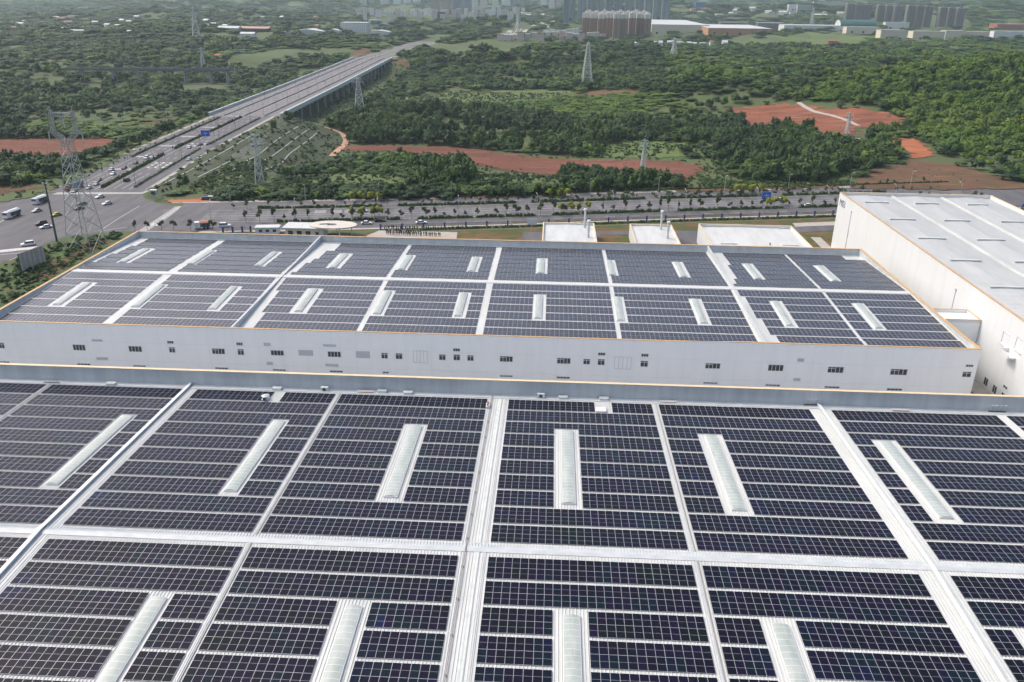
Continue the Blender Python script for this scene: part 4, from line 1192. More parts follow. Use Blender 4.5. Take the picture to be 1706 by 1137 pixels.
vi = vi + 8 * (rs.rand(len(P)) < pl)
q2 = np.sin(P[:, 0] * .013 + 2 + np.sin(P[:, 1] * .011)) * .5 + .5
hs = (.55 + .5 * q2 + rs.uniform(-.22, .42, len(P)))
small = rs.rand(len(P)) < .18
hs[small] *= .5
hs += .3 * np.sin(P[:, 0] * .15 + 1.5 * np.sin(P[:, 1] * .07)) * np.sin(P[:, 1] * .13 + 1.2 * np.sin(P[:, 0] * .05))
hs *= hs0
# nearest few hundred are trees of their own
NIND = 260
trunk_me = trunk_mb(3.0, .2).mesh('tree_trunk', M['bark'])
protos = []
def tree_thing(name, x, y, z, vi_, sxy, sz, rz, label, group):
    root = thing(name, label, 'tree', (x, y, z - .2), rz, group)
    c = link('crown', VAR[vi_][0], root); c.location = (0, 0, 1.2 * sz); c.scale = (sxy, sxy, sz)
    t = link('trunk', trunk_me, root); t.scale = (sz, sz, sz)
    return root
vis = []
for i in range(len(P)):
    x, y = P[i, 0], P[i, 1]
    v = np.array([x, y, zt[i] + 3]) - CAM
    zc = v @ FWD; px = PW / 2 + F_PX * (v @ RGT) / zc; py = PH / 2 - F_PX * (v @ UPV) / zc
    if 5 < px < PW - 5 and py > 20 and hs[i] > .6:
        vis.append(i)
    if len(vis) >= NIND: break
for i in vis:
    side = 'left of the expressway' if P[i, 0] < exp_x(P[i, 1]) else ('near the long red field' if P[i, 0] < 60 else 'right, near the brown field')
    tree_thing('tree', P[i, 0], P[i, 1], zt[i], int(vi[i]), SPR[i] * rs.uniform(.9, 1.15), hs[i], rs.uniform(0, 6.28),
               'dense green tree at the edge of the wood %s' % side, 'trees at the near edge of the wood, %s' % side)
rest = np.ones(len(P), bool); rest[vis] = False
P2, z2, v2, h2, s2 = P[rest], zt[rest], vi[rest], hs[rest], SPR[rest]
def scatter(name, P, z, idx, sxy, sz, meshes, base=0.6):
    me = bpy.data.meshes.new(name)
    me.from_pydata([(a, b, c) for a, b, c in zip(P[:, 0].tolist(), P[:, 1].tolist(), (z + base).tolist())], [], [])
    n = len(P)
    a = me.attributes.new('var', 'INT', 'POINT'); a.data.foreach_set('value', idx.astype(np.int32))
    a = me.attributes.new('scl', 'FLOAT_VECTOR', 'POINT'); a.data.foreach_set('vector', np.stack([sxy, sxy, sz], -1).astype(np.float32).ravel())
    a = me.attributes.new('rot', 'FLOAT_VECTOR', 'POINT'); a.data.foreach_set('vector', np.stack([np.zeros(n), np.zeros(n), rs.uniform(0, 6.28, n)], -1).astype(np.float32).ravel())
    o = link(name, me, kind='stuff')
    col = bpy.data.collections.new(name + '_sources')
    for k, m_ in enumerate(meshes):
        so_ = bpy.data.objects.new('source_%02d' % k, m_); col.objects.link(so_)
    ng = bpy.data.node_groups.new(name, 'GeometryNodeTree')
    ng.interface.new_socket('Geometry', in_out='INPUT', socket_type='NodeSocketGeometry')
    ng.interface.new_socket('Geometry', in_out='OUTPUT', socket_type='NodeSocketGeometry')
    N = ng.nodes
    gi = N.new('NodeGroupInput'); go = N.new('NodeGroupOutput')
    ci = N.new('GeometryNodeCollectionInfo'); ci.inputs['Collection'].default_value = col
    ci.inputs['Separate Children'].default_value = True; ci.inputs['Reset Children'].default_value = True
    ip = N.new('GeometryNodeInstanceOnPoints'); ip.inputs['Pick Instance'].default_value = True
    def attr(nm, ty):
        q = N.new('GeometryNodeInputNamedAttribute'); q.data_type = ty; q.inputs['Name'].default_value = nm
        return q.outputs['Attribute']
    Lk = ng.links.new
    Lk(gi.outputs[0], ip.inputs['Points']); Lk(ci.outputs[0], ip.inputs['Instance'])
    Lk(attr('var', 'INT'), ip.inputs['Instance Index']); Lk(attr('rot', 'FLOAT_VECTOR'), ip.inputs['Rotation']); Lk(attr('scl', 'FLOAT_VECTOR'), ip.inputs['Scale'])
    Lk(ip.outputs[0], go.inputs[0])
    md = o.modifiers.new('scatter', 'NODES'); md.node_group = ng
    return o
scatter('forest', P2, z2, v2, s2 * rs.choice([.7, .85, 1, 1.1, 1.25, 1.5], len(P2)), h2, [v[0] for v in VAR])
# low scrub and tall weeds over the banks, meadows and verges
bush = []
for i in range(4):
    bush.append(crown_mesh(90 + i, 1.1, 1.6, -.2, 4, 26, .5, 'bush').mesh('bush', M['leaf']))
bp = []
zones = [([(482, 200), (590, 140), (655, 104), (690, 104), (640, 160), (585, 215)], 900), ([(482, 334), (486, 262), (560, 238), (700, 240), (870, 254), (1000, 262), (1175, 266), (1195, 240), (1225, 225), (1260, 300), (1430, 285), (1440, 322), (900, 334)], 1500), ([(430, 300), (440, 232), (490, 198), (560, 216), (575, 235), (550, 262), (480, 290)], 260), ([(322, 306), (400, 272), (440, 262), (440, 304), (372, 314), (300, 326)], 420), ([(246, 322), (352, 249), (470, 194), (440, 240), (330, 310), (262, 334)], 120),
         ([(360, 330), (480, 308), (680, 312), (930, 314), (1130, 306), (1130, 312), (900, 322), (640, 331), (420, 336)], 1500),
         ([(1170, 300), (1230, 303), (1330, 296), (1400, 305), (1170, 315)], 260), ([(965, 262), (985, 247), (1060, 233), (1190, 250), (1080, 262)], 260),
         ([(760, 280), (900, 301), (930, 312), (760, 318), (700, 320)], 300), ([(500, 305), (640, 285), (720, 296), (600, 309)], 160),
         ([(40, 332), (130, 300), (230, 246), (345, 194), (330, 196), (200, 247), (100, 290), (-20, 325)], 260),
         ([(-40, 520), (-40, 470), (3, 443), (60, 420), (95, 404), (130, 395), (217, 388), (120, 440), (20, 505)], 260),
         ([(640, 165), (760, 152), (960, 152), (900, 166), (760, 172)], 800), ([(1420, 314), (1453, 286), (1520, 269), (1670, 300), (1537, 316)], 70),
         ([(610, 246), (860, 258), (1150, 275), (1100, 300), (860, 287), (660, 250)], 120), ([(1230, 185), (1430, 188), (1420, 226), (1300, 208)], 90)]
for poly, n in zones:
    W = [G(*p)[:2] for p in poly]
    xs_, ys_ = [p[0] for p in W], [p[1] for p in W]
    x = rs.uniform(min(xs_), max(xs_), n * 4); y = rs.uniform(min(ys_), max(ys_), n * 4)
    k = inpoly(W, x, y)
    if n == 1500 and poly[0] == (482, 334):
        for c in CLEAR[:6]: k &= ~inpoly(c, x, y)
    x, y = x[k][:n], y[k][:n]
    tiny = poly[0] in ((610, 246), (1230, 185), (1420, 314))
    bp.append(np.stack([x, y, np.full(len(x), .4 if tiny else 1.0)], -1))
bp = np.concatenate(bp)
scatter('scrub', bp, T(bp[:, 0], bp[:, 1]), rs.randint(0, 4, len(bp)), rs.uniform(.4, 1.5, len(bp)) * bp[:, 2], rs.uniform(.4, 1.3, len(bp)) * bp[:, 2], bush, .1)

# street trees
st_me = [crown_mesh(200 + i, (.95, 1.2, .8)[i], (2.6, 2.2, 3.2)[i], 1.3, 4, 20, .42, 'crown').mesh('street_crown', M['leafstreet']) for i in range(3)]
ye_me = [crown_mesh(220 + i, 1.55, 3.6, .7, 7, 30, .55, 'crown').mesh('yellow_crown', M['leafyellow']) for i in range(2)]
st_trunk = trunk_mb(1.7, .07).mesh('street_trunk', M['bark'])
def street_tree(x, y, z, me, s, label, group, name='street_tree'):
    r = thing(name, label, 'tree', (x, y, z), R_.uniform(0, 6.28), group)
    c = link('crown', me, r); c.scale = (s * R_.uniform(.85, 1.15), s * R_.uniform(.85, 1.15), s)
    t = link('trunk', st_trunk, r); t.scale = (s, s, s)
    return r
YF = [(588, 335.5), (603, 335), (617, 334), (633, 335.5), (916, 328.5), (931, 328), (946, 328), (1225, 321), (1240, 321), (1252, 321), (1266, 320.5)]
YN = [(586, 361), (602, 360.5), (620, 360.5), (633, 360.5), (936, 354), (951, 353), (965, 352.5), (981, 351), (1278, 344), (1290, 343), (1305, 342.5)]
for i, p in enumerate(YF):
    k = ('left', 'middle', 'right')[0 if i < 4 else 1 if i < 7 else 2]
    street_tree(*atz(p[0], p[1])[:2], .15, ye_me[i % 2], 1.15, 'bright yellow green bushy tree on the far side of the boulevard, %s cluster' % k, 'yellow green trees on the far side of the boulevard, %s cluster' % k)
for i, p in enumerate(YN):
    k = ('left', 'middle', 'right')[0 if i < 4 else 1 if i < 8 else 2]
    street_tree(*atz(p[0], p[1])[:2], .19, ye_me[i % 2], 1.15, 'bright yellow green bushy tree in the near planted strip, %s cluster' % k, 'yellow green trees in the near planted strip, %s cluster' % k)
s = 30
while s < BL - 15:
    x, y, nx, ny, L = path_at(BLV, s)
    for o, z_, lab, grp in ((-12.2, .19, 'slim dark young tree in the planted strip nearest the factory', 'young trees in the near planted strip'),
                            (HB + 1.2, .17, 'small thin young tree on the far pavement of the boulevard', 'young trees on the far pavement'),
                            (12.0, .19, 'low young tree in the far planted strip of the boulevard', 'young trees in the far planted strip')):
        if R_.random() < (.85 if o < 0 else .6):
            oo = o + R_.uniform(-.3, .3)
            street_tree(x + nx * oo, y + ny * oo, z_, st_me[R_.randrange(3)], R_.uniform(.9, 1.75) * (1 if o < 0 else .75), lab, grp)
    s += R_.uniform(3.6, 6.4)
for px, py in ((225.6, 386), (246, 385), (270, 384.5), (290, 384), (318, 384), (355, 384)):
    x, y, z_ = atz(px, py)
    street_tree(x, y, .1, st_me[px > 240], 1.35, 'young tree in a round planting pit on the pavement by the junction', 'young trees on the junction pavement')
s = 16
while s < 255:
    for o, lab in ((-1, 'small dark shrub tree in the expressway median'), (15.1, 'small shrub tree in the left planted strip of the expressway')):
        if R_.random() < .5:
            x, y, nx, ny, L = path_at(EXPW, s)
            street_tree(x + nx * o, y + ny * o, .19, st_me[0], R_.uniform(.5, .85), lab, lab.replace('tree', 'trees'))
    s += 8
# ================================================================== vehicles
def car_meshes(kind):
    """sedan / suv / taxi: body, glasshouse, wheels"""
    Lh, Wd = (2.35, .9) if kind == 'sedan' else (2.4, .94)
    hb = .78 if kind == 'sedan' else .95
    ht = 1.44 if kind == 'sedan' else 1.78
    body = MB()
    prof = [(-Lh, .42), (-Lh + .05, hb - .06), (-Lh + .75, hb + .08), (Lh - 1.15, hb + .06), (Lh - .12, hb - .12), (Lh, .5), (Lh - .03, .26), (-Lh + .05, .26)]
    n = len(prof)
    V = []
    for yy, k in ((-Wd, 1.0), (-Wd + .09, 1.0), (Wd - .09, 1.0), (Wd, 1.0)):
        edge = abs(yy) > Wd - .05
        for x, z in prof:
            V.append((x * (.975 if edge else 1), yy, z * .97 + .015 if edge else z))
    body.v = V
    for j in range(3):
        for i in range(n):
            a = j * n + i; b = j * n + (i + 1) % n
            body.f.append((a, b, b + n, a + n)); body.m.append(0)
    body.f.append(tuple(range(n))[::-1]); body.m.append(0)
    body.f.append(tuple(3 * n + i for i in range(n))); body.m.append(0)
    rb = (-1.75, -1.05, .35, 1.15) if kind == 'sedan' else (-2.2, -1.9, .45, 1.25)
    g = MB(); r = MB()
    for q, (x0, x1, x2, x3) in ((0, rb),):
        b = [(x0, -Wd + .06, hb), (x3, -Wd + .06, hb), (x3, Wd - .06, hb), (x0, Wd - .06, hb)]
        t = [(x1, -Wd + .2, ht - .08), (x2, -Wd + .2, ht - .08), (x2, Wd - .2, ht - .08), (x1, Wd - .2, ht - .08)]
        g.hexa(b, t, 0, False)
        r.hexa([(x1 - .06, -Wd + .18, ht - .085), (x2 + .06, -Wd + .18, ht - .085), (x2 + .06, Wd - .18, ht - .085), (x1 - .06, Wd - .18, ht - .085)],
               [(x1 + .05, -Wd + .28, ht), (x2 - .08, -Wd + .28, ht), (x2 - .08, Wd - .28, ht), (x1 + .05, Wd - .28, ht)], 0)
    wl = MB(); wl.tube((0, -.11, 0), (0, .11, 0), .33, n=10)
    hl = MB(); hl.box(-.05, .05, -.2, .2, -.08, .08)
    return body, g, r, wl, hl
CARC = {'white': (.72, .73, .74), 'silver': (.42, .43, .45), 'black': (.02, .02, .025), 'grey': (.12, .125, .13), 'yellow': (.48, .38, .05), 'dark red': (.12, .025, .03), 'dark blue': (.03, .04, .09)}
CARM = {k: mat('car_paint_' + k.replace(' ', '_'), c, .28) for k, c in CARC.items()}
CM = {}
for kd in ('sedan', 'suv'):
    b, g, r, wl, hl = car_meshes(kd)
    for c in CARC:
        q = b.mesh('car_body', CARM[c]); q2 = r.mesh('car_roof', CARM[c])
        CM[kd, c] = (q, g.mesh('car_glass', M['winglass']), q2, wl.mesh('wheel', M['tyre']), hl.mesh('headlight', M['winframe']))
def car(p_rear, p_front, color, kind, label, group=None, z=.06, head=None, sc=1.0):
    if head is None:
        a, b = atz(*p_rear), atz(*p_front)
        x, y = (a[0] + b[0]) / 2, (a[1] + b[1]) / 2
        rz = math.atan2(b[1] - a[1], b[0] - a[0])
    else:
        x, y = p_rear; rz = head
    r = thing('car', label, 'car', (x, y, z), rz, group)
    me = CM[kind, color]
    link('body', me[0], r); link('windows', me[1], r); link('roof', me[2], r)
    for sx in (-1.4, 1.4):
        for sy in (-.82, .82):
            q = link('wheel', me[3], r); q.location = (sx, sy, .33)
    for sy in (-.62, .62):
        q = link('headlight', me[4], r); q.location = (2.3 if kind == 'sedan' else 2.36, sy, .62)
    r.scale = (sc,) * 3
    return r
car((67, 351), (56, 354), 'silver', 'sedan', 'silver car crossing the junction between the two white tipper trucks')
car((100, 358), (88, 360.5), 'yellow', 'sedan', 'yellow taxi right of the tall dark pole on the junction')
car((76, 373), (62, 375.5), 'black', 'suv', 'black car just behind a white car on the left of the junction')
car((84, 378.5), (70, 380.5), 'white', 'sedan', 'white car just in front of a black car on the left of the junction')
car((56, 407.5), (38, 409.8), 'white', 'suv', 'white off road car at the zebra crossing above the metal hoarding')
car((172, 328), (161, 330.5), 'white', 'sedan', 'white car with dark windows just below the far zebra crossing')
car((184.5, 339), (173, 341.5), 'white', 'sedan', 'small white car on the right part of the junction')
car((137, 347.5), (126, 349.5), 'grey', 'sedan', 'dark grey car seen through the lattice of the big pylon, nearer one')
car((141, 340), (131, 342), 'black', 'sedan', 'black car seen through the lattice of the big pylon, farther one')
eh = lambda y: math.atan2(-(100), exp_x(y - 100) * 0 + -(exp_x(y) - exp_x(y - 100)) * 1.0)
def on_exp(px, py, color, kind, label, up=False, grp=None):
    x, y, _ = atz(px, py)
    t = math.atan2(1.0, (exp_x(y + 20) - exp_x(y - 20)) / 40)
    return car((x, y), None, color, kind, label, grp, head=t if up else t + math.pi)
on_exp(244, 264, 'white', 'suv', 'white car farthest up in the queue towards the junction')
on_exp(226, 272.5, 'black', 'sedan', 'black car in the queue, second from the top end')
on_exp(207, 281, 'dark red', 'sedan', 'dark red car in the queue towards the junction')
on_exp(188.5, 290.5, 'white', 'sedan', 'white car beside the median hedge in the queue')
on_exp(186, 283.5, 'silver', 'sedan', 'silver car left of the white one in the queue')
on_exp(165, 301, 'grey', 'sedan', 'grey car in the queue left of the lone black car')
on_exp(160.5, 307.5, 'silver', 'sedan', 'silver car right behind the grey one near the crossing')
on_exp(148, 314, 'white', 'sedan', 'white car waiting at the head of the queue beside the hedge')
on_exp(123.5, 319.5, 'silver', 'sedan', 'silver car beside the long blue tanker at the stop line')
on_exp(211.5, 301.5, 'black', 'suv', 'lone black car driving away on the right carriageway', True)
on_exp(316, 246.5, 'white', 'sedan', 'white car just below the blue road sign, left of a black car', True)
on_exp(334, 242, 'black', 'sedan', 'black car just below the blue road sign', True)
on_exp(315, 266, 'white', 'sedan', 'white car alone on the right side road of the expressway', True)
on_exp(498, 139, 'white', 'suv', 'white car near the middle of the viaduct')
on_exp(515, 146, 'grey', 'sedan', 'grey car near the middle of the viaduct')
on_exp(590, 102.5, 'white', 'sedan', 'white car at the far end of the viaduct')
def on_blv(px, py, color, kind, label, rev=False):
    x, y, _ = atz(px, py)
    X, Y, NX, NY, S = along(BLV)
    i = int(np.argmin((X - x) ** 2 + (Y - y) ** 2))
    t = math.atan2(-NX[i], NY[i])
    return car((x, y), None, color, kind, label, head=t + (math.pi if rev else 0))
on_blv(603, 352.5, 'white', 'sedan', 'white car on the main boulevard above the left yellow trees', True)
on_blv(611, 373, 'white', 'sedan', 'white car with dark glass on the near side road above the gatehouse')
on_blv(633, 369, 'black', 'sedan', 'black car on the near side road right of the gatehouse')
on_blv(702, 372, 'white', 'sedan', 'white car on the near side road above the crowd of people')
on_blv(375, 377.5, 'white', 'suv', 'white car on the near side road close to the junction')
on_blv(1298, 334, 'white', 'sedan', 'white car on the boulevard right of the second blue sign', True)
on_blv(1347, 343.5, 'white', 'sedan', 'white car on the boulevard nearest the tall hall')
on_blv(1313, 324.5, 'black', 'suv', 'black car on the far side road right of the blue sign', True)
on_blv(345, 333.5, 'dark blue', 'suv', 'dark car parked on the orange dirt by the bank, left of the pair')
on_blv(354, 332.5, 'white', 'suv', 'white car parked on the orange dirt by the bank, right of the pair')
# trucks
def truck(p_rear, p_front, cabc, cargo, label, length=9.0, tank=False):
    a, b = atz(*p_rear), atz(*p_front)
    x, y = (a[0] + b[0]) / 2, (a[1] + b[1]) / 2
    rz = math.atan2(b[1] - a[1], b[0] - a[0])
    r = thing('truck', label, 'truck', (x, y, .06), rz)
    h = length / 2
    mb = MB(); mb.hexa([(h - 2.1, -1.2, .9), (h, -1.2, .9), (h, 1.2, .9), (h - 2.1, 1.2, .9)], [(h - 2.1, -1.15, 2.9), (h - .25, -1.15, 2.9), (h - .25, 1.15, 2.9), (h - 2.1, 1.15, 2.9)])
    mb.box(h - 2.0, h + .06, -1.22, 1.22, .5, .9)
    mb.build('cab', cabc, r, local=True)
    mb = MB(); mb.hexa([(h + .012 - .02, -1.05, 1.75), (h + .015 - .02, 1.05, 1.75), (h - .19, 1.0, 2.6), (h - .20, -1.0, 2.6)][:4], [(h + .03, -1.05, 1.75), (h + .03, 1.05, 1.75), (h - .17, 1.0, 2.6), (h - .17, -1.0, 2.6)])
    mb.build('windscreen', M['winglass'], r, local=True)
    mb = MB(); mb.box(-h, h - 2.2, -.5, .5, .7, 1.05); mb.build('chassis', M['dark'], r, local=True)
    if tank:
        mb = MB(); mb.tube((-h, 0, 2.15), (h - 2.4, 0, 2.15), 1.22, n=14); mb.build('tank', cargo, r, local=True)
    else:
        mb = MB(); mb.hexa([(-h, -1.2, 1.06), (h - 2.4, -1.2, 1.06), (h - 2.4, 1.2, 1.06), (-h, 1.2, 1.06)], [(-h - .1, -1.27, 2.5), (h - 2.3, -1.27, 2.5), (h - 2.3, 1.27, 2.5), (-h - .1, 1.27, 2.5)])
        mb.build('tipper_body', M['dark'], r, local=True)
        mb = MB(); mb.hexa([(-h - .12, -1.3, 2.5), (h - 2.3, -1.3, 2.5), (h - 2.3, 1.3, 2.5), (-h - .12, 1.3, 2.5)], [(-h + .2, -.6, 3.15), (h - 2.6, -.6, 3.15), (h - 2.6, .6, 3.15), (-h + .2, .6, 3.15)])
        mb.build('cargo_cover', cargo, r, local=True)
    for wx in (h - 1.1, -h + 1.0, -h + 2.3):
        for sy in (-1.05, 1.05):
            mb = MB(); mb.tube((wx, sy - .15, .5), (wx, sy + .15, .5), .5, n=10); mb.build('wheel', M['tyre'], r, local=True)
truck((33, 357), (8, 366), CARM['white'], M['white'], 'white tipper truck with a pale cargo cover at the left edge of the junction', 8.4)
truck((78, 334), (56, 342), CARM['white'], M['white'], 'white tipper truck with a pale cargo cover just left of the tall dark pole', 8.4)
truck((141, 309), (108, 321), CARM['dark red'], mat('blue_tank', (.10, .15, .22), .35), 'long blue tanker truck with a dark red cab entering the junction', 12.5, True)
truck((344, 380), (331, 381), CARM['white'], M['rust'], 'small truck with an orange load on the near side road by the junction', 6.0)

# ================================================================== pylons
def lattice(mb, base, top, z0, z1, n, wleg=.3, wbr=.17, cx=0, cy=0):
    """tapered square lattice shaft"""
    def hw(z): return base + (top - base) * (z - z0) / (z1 - z0)
    lv = [z0]
    while len(lv) < n:
        lv.append(lv[-1] + (z1 - z0) * (hw(lv[-1]) / sum(hw(z0 + (z1 - z0) * k / n) for k in range(n))))
    lv = [z0 + (z - z0) * (z1 - z0) / (lv[-1] + (z1 - z0) / n * .6 - z0) for z in lv]
    lv[-1] = min(lv[-1], z1 - .5); lv.append(z1)
    def c(z): h = hw(z); return [Vector((cx + sx * h, cy + sy * h, z)) for sx, sy in ((-1, -1), (1, -1), (1, 1), (-1, 1))]
    for a, b in zip(lv[:-1], lv[1:]):
        A, B = c(a), c(b)
        for i in range(4):
            j = (i + 1) % 4
            mb.beam(A[i], B[i], wleg)
            mb.beam(A[i], B[j], wbr); mb.beam(A[j], B[i], wbr); mb.beam(B[i], B[j], wbr)
    return mb
def pylon(px, py, ytop, label, base, rz=0.0, arms=((.78, 3.6), (.88, 3.0), (.96, 2.2)), w=1.0, world=None, h=None):
    x, y, z = G(px, py) if world is None else world
    if h is None: h = aty(px, ytop, y)[1] - z
    r = thing('transmission_tower', label, 'pylon', (x, y, z), rz)
    w *= 1.25
    mb = MB(); lattice(mb, base, base * .16, -.5, h * .97, 7, .26 * w, .16 * w)
    mb.beam((0, 0, h * .95), (0, 0, h), .3 * w)
    mb.build('lattice_mast', M['steel'], r, local=True)
    for f, L in arms:
        mb = MB(); zz = h * f
        hw = base * (1 - .84 * f) 
        for s_ in (-1, 1):
            for q in (-hw, hw):
                mb.beam((s_ * hw, q, zz), (s_ * L, 0, zz + .3), .16 * w)
            mb.beam((s_ * hw, 0, zz + h * .03), (s_ * L, 0, zz + .3), .14 * w)
        mb.build('cross_arm', M['steel'], r, local=True)
        for s_ in (-1, 1):
            mb = MB(); mb.tube((s_ * (L - .1), 0, zz + .25), (s_ * (L - .1), 0, zz - 1.8), .12 * w, n=6); mb.build('insulator', M['galvlight'], r, local=True)
    return r
pylon(433, 305, 222, 'slim lattice pylon standing at the foot of the terraced bank', 2.1, .3)
pylon(600, 196, 127, 'broad lattice pylon rising beside the viaduct parapet', 5.0, .2, ((.86, 5), (.95, 3.2)), 1.5)
pylon(977, 145, 68, 'lattice pylon with wide cross arms on the wooded hill in the middle', 6.2, .15, ((.8, 8.0), (.9, 6.5)), 1.7)
pylon(1070, 297, 231, 'slim pale pylon at the right end of the long red field', 1.7, .2, ((.8, 3.2), (.88, 2.6), (.95, 2)), .9)
pylon(328, 66, 10, 'tall distant lattice pylon above the trees left of the warehouses', 6.5, .5, ((.72, 7), (.82, 6), (.92, 5)), 2.2)
pylon(863, 66, 16, 'tall bright lattice pylon beside the curving distant road', 6.5, .9, ((.9, 4.5), (.96, 5)), 2.6)
pylon(1410, 226, 186, 'small grey pylon standing in the orange field', 1.6, .4, ((.82, 3.6), (.93, 3.0)), .9)
pylon(1122, 96, 62, 'faint distant pylon behind the right woods', 4.5, .4, ((.8, 6), (.92, 5)), 2.0)
pylon(1352, 42, 12, 'thin distant pylon before the dark tower blocks', 5, .4, ((.85, 6), (.95, 5)), 2.4)
pylon(340, 118, 78, 'faint pylon behind the low flyover', 3.2, .2, ((.82, 5), (.93, 4)), 1.5)
# the big cat head pylon by the junction
bx, by, bz = atz(146, 412)
bx, by = atz(146, 414)[:2]
hb = aty(115, 181, by)[1]
cat = thing('transmission_tower', 'huge grey lattice pylon with open square head standing at the edge of the junction', 'pylon', (bx, by, 0), -.12)
waist = hb * .785
mb = MB(); lattice(mb, 5.0, 1.3, -.3, waist, 9, .22, .12)
mb.build('lattice_mast', M['steelgrey'], cat, local=True)
hw_, hd = 4.7, 1.0
def truss(mb, P0, P1, w0, w1, n, wl=.16, wb=.09):
    """flat four sided truss between two points"""
    P0 = Vector(P0); P1 = Vector(P1); d = (P1 - P0).normalized(); a = Vector((0, 1, 0)); b = d.cross(a).normalized()
    def c(t):
        p = P0.lerp(P1, t); w_ = w0 + (w1 - w0) * t
        return [p + a * (sx * w_) + b * (sy * w_) for sx, sy in ((-1, -1), (1, -1), (1, 1), (-1, 1))]
    for k in range(n):
        A, B = c(k / n), c((k + 1) / n)
        for i in range(4):
            j = (i + 1) % 4
            mb.beam(A[i], B[i], wl); mb.beam(A[i], B[j] if k % 2 else B[i].lerp(B[j], 1), wb); mb.beam(B[i], B[j], wb)
for sg in (-1, 1):
    mb = MB(); truss(mb, (sg * .6, 0, waist - .5), (sg * hw_, 0, waist + hb * .06), .8, .6, 4); mb.build('waist_arm', M['steelgrey'], cat, local=True)
    mb = MB(); truss(mb, (sg * hw_, 0, waist + hb * .06), (sg * (hw_ - .55), 0, hb * .985), .6, .42, 5); mb.build('head_post', M['steelgrey'], cat, local=True)
    mb = MB(); truss(mb, (sg * (hw_ - .3), 0, waist + hb * .065), (sg * (hw_ + 2.0), 0, waist + hb * .05), .55, .2, 2); mb.build('outer_arm', M['steelgrey'], cat, local=True)
    mb = MB(); mb.tube((sg * (hw_ + 1.8), 0, waist + hb * .05), (sg * (hw_ + 1.95), 0, waist + hb * .05 - 3.6), .2, n=6); mb.build('insulator', M['galvlight'], cat, local=True)
    mb = MB(); mb.beam((sg * (hw_ - .55), 0, hb * .98), (sg * (hw_ - .3), 0, hb * 1.015), .3); mb.build('earth_peak', M['steelgrey'], cat, local=True)
mb = MB(); truss(mb, (-hw_ + .55, 0, hb * .96), (hw_ - .55, 0, hb * .96), .6, .6, 8); mb.build('top_beam', M['steelgrey'], cat, local=True)
mb = MB(); mb.tube((0, 0, hb * .94), (.4, 0, hb * .94 - 3.6), .2, n=6); mb.build('insulator', M['galvlight'], cat, local=True)

# ================================================================== poles, lamps, signs
gx, gy, gz = atz(95, 402)
ph = aty(76, 305, gy)[1]
r = thing('light_mast', 'tall dark green mast leaning into view at the edge of the junction', 'mast', (gx, gy, 0))
mb = MB(); mb.tube((0, 0, -.2), (0, 0, ph), .42, .26, 10); mb.build('mast', M['steeldark'], r, local=True)
mb = MB(); mb.box(-.9, .9, -.12, .12, ph - .7, ph - .4); mb.build('crossbar', M['steeldark'], r, local=True)
for q in (-.75, .75):
    mb = MB(); mb.box(q - .22, q + .22, -.4, .1, ph - .4, ph + .3); mb.build('floodlight', M['galvlight'], r, local=True)
def lamp(x, y, z, h, rz, label, group, arm=1.6, m='pole'):
    r = thing('street_lamp', label, 'street lamp', (x, y, z), rz, group)
    mb = MB(); mb.tube((0, 0, -.1), (0, 0, h), .13, .08, 6); mb.build('post', M[m], r, local=True)
    mb = MB(); mb.beam((0, 0, h - .1), (arm, 0, h + .35), .1); mb.build('arm', M[m], r, local=True)
    mb = MB(); mb.hexa([(arm - .1, -.16, h + .28), (arm + .75, -.12, h + .38), (arm + .75, .12, h + .38), (arm - .1, .16, h + .28)], [(arm - .1, -.12, h + .42), (arm + .7, -.09, h + .48), (arm + .7, .09, h + .48), (arm - .1, .12, h + .42)])
    mb.build('lamp_head', M['white'], r, local=True)
s = 26
while s < BL - 6:
    x, y, nx, ny, L = path_at(BLV, s)
    lamp(x + nx * (HB + .6), y + ny * (HB + .6), .17, 7.5, math.atan2(-ny, -nx), 'grey street lamp on the far pavement of the boulevard', 'street lamps on the far pavement')
    lamp(x + nx * -12.2, y + ny * -12.2, .19, 9, math.atan2(ny, nx), 'grey street lamp in the near planted strip of the boulevard', 'street lamps in the near planted strip')
    s += 34
for s in np.arange(12, 860, 36):
    x, y, nx, ny, L = path_at(EXPW, s)
    for o, rz, lab in ((-15.1, 1, 'right'), (15.1, -1, 'left')):
        lamp(x + nx * o, y + ny * o, .1, 10, math.atan2(ny, nx) + (0 if o < 0 else math.pi), 'thin dark lamp post along the %s side of the expressway' % lab, 'lamp posts along the %s side of the expressway' % lab, 1.9, 'steeldark')
def road_sign(px, py, y0px, label, wd, ht, rz, off):
    x, y, z = atz(px, py)
    zc = aty(px, y0px, y)[1]
    r = thing('road_sign', label, 'road sign', (x, y, .05), rz)
    mb = MB(); mb.box(-wd / 2, wd / 2, -.06, .06, zc - ht / 2, zc + ht / 2); mb.build('panel', M['blue'], r, local=True)
    mb = MB()
    for zz in (zc - ht / 2, zc + ht / 2 - .12): mb.box(-wd / 2, wd / 2, -.09, -.065, zz, zz + .12)
    for xx in (-wd / 2, wd / 2 - .12): mb.box(xx, xx + .12, -.09, -.065, zc - ht / 2 + .12, zc + ht / 2 - .12)
    mb.box(-wd * .05, wd * .02, -.09, -.065, zc - ht * .32, zc + ht * .25); mb.box(-wd * .25, wd * .3, -.09, -.066, zc - ht * .02, zc + ht * .06)
    mb.build('sign_marking', M['paint'], r, local=True)
    mb = MB(); mb.tube((off, .2, -.1), (off, .2, zc + ht * .3), .16, n=8); mb.beam((off, .2, zc + ht * .2), (0, .2, zc + ht * .2), .18); mb.beam((off, .2, zc - ht * .2), (0, .2, zc - ht * .2), .18); mb.build('post', M['pole'], r, local=True)
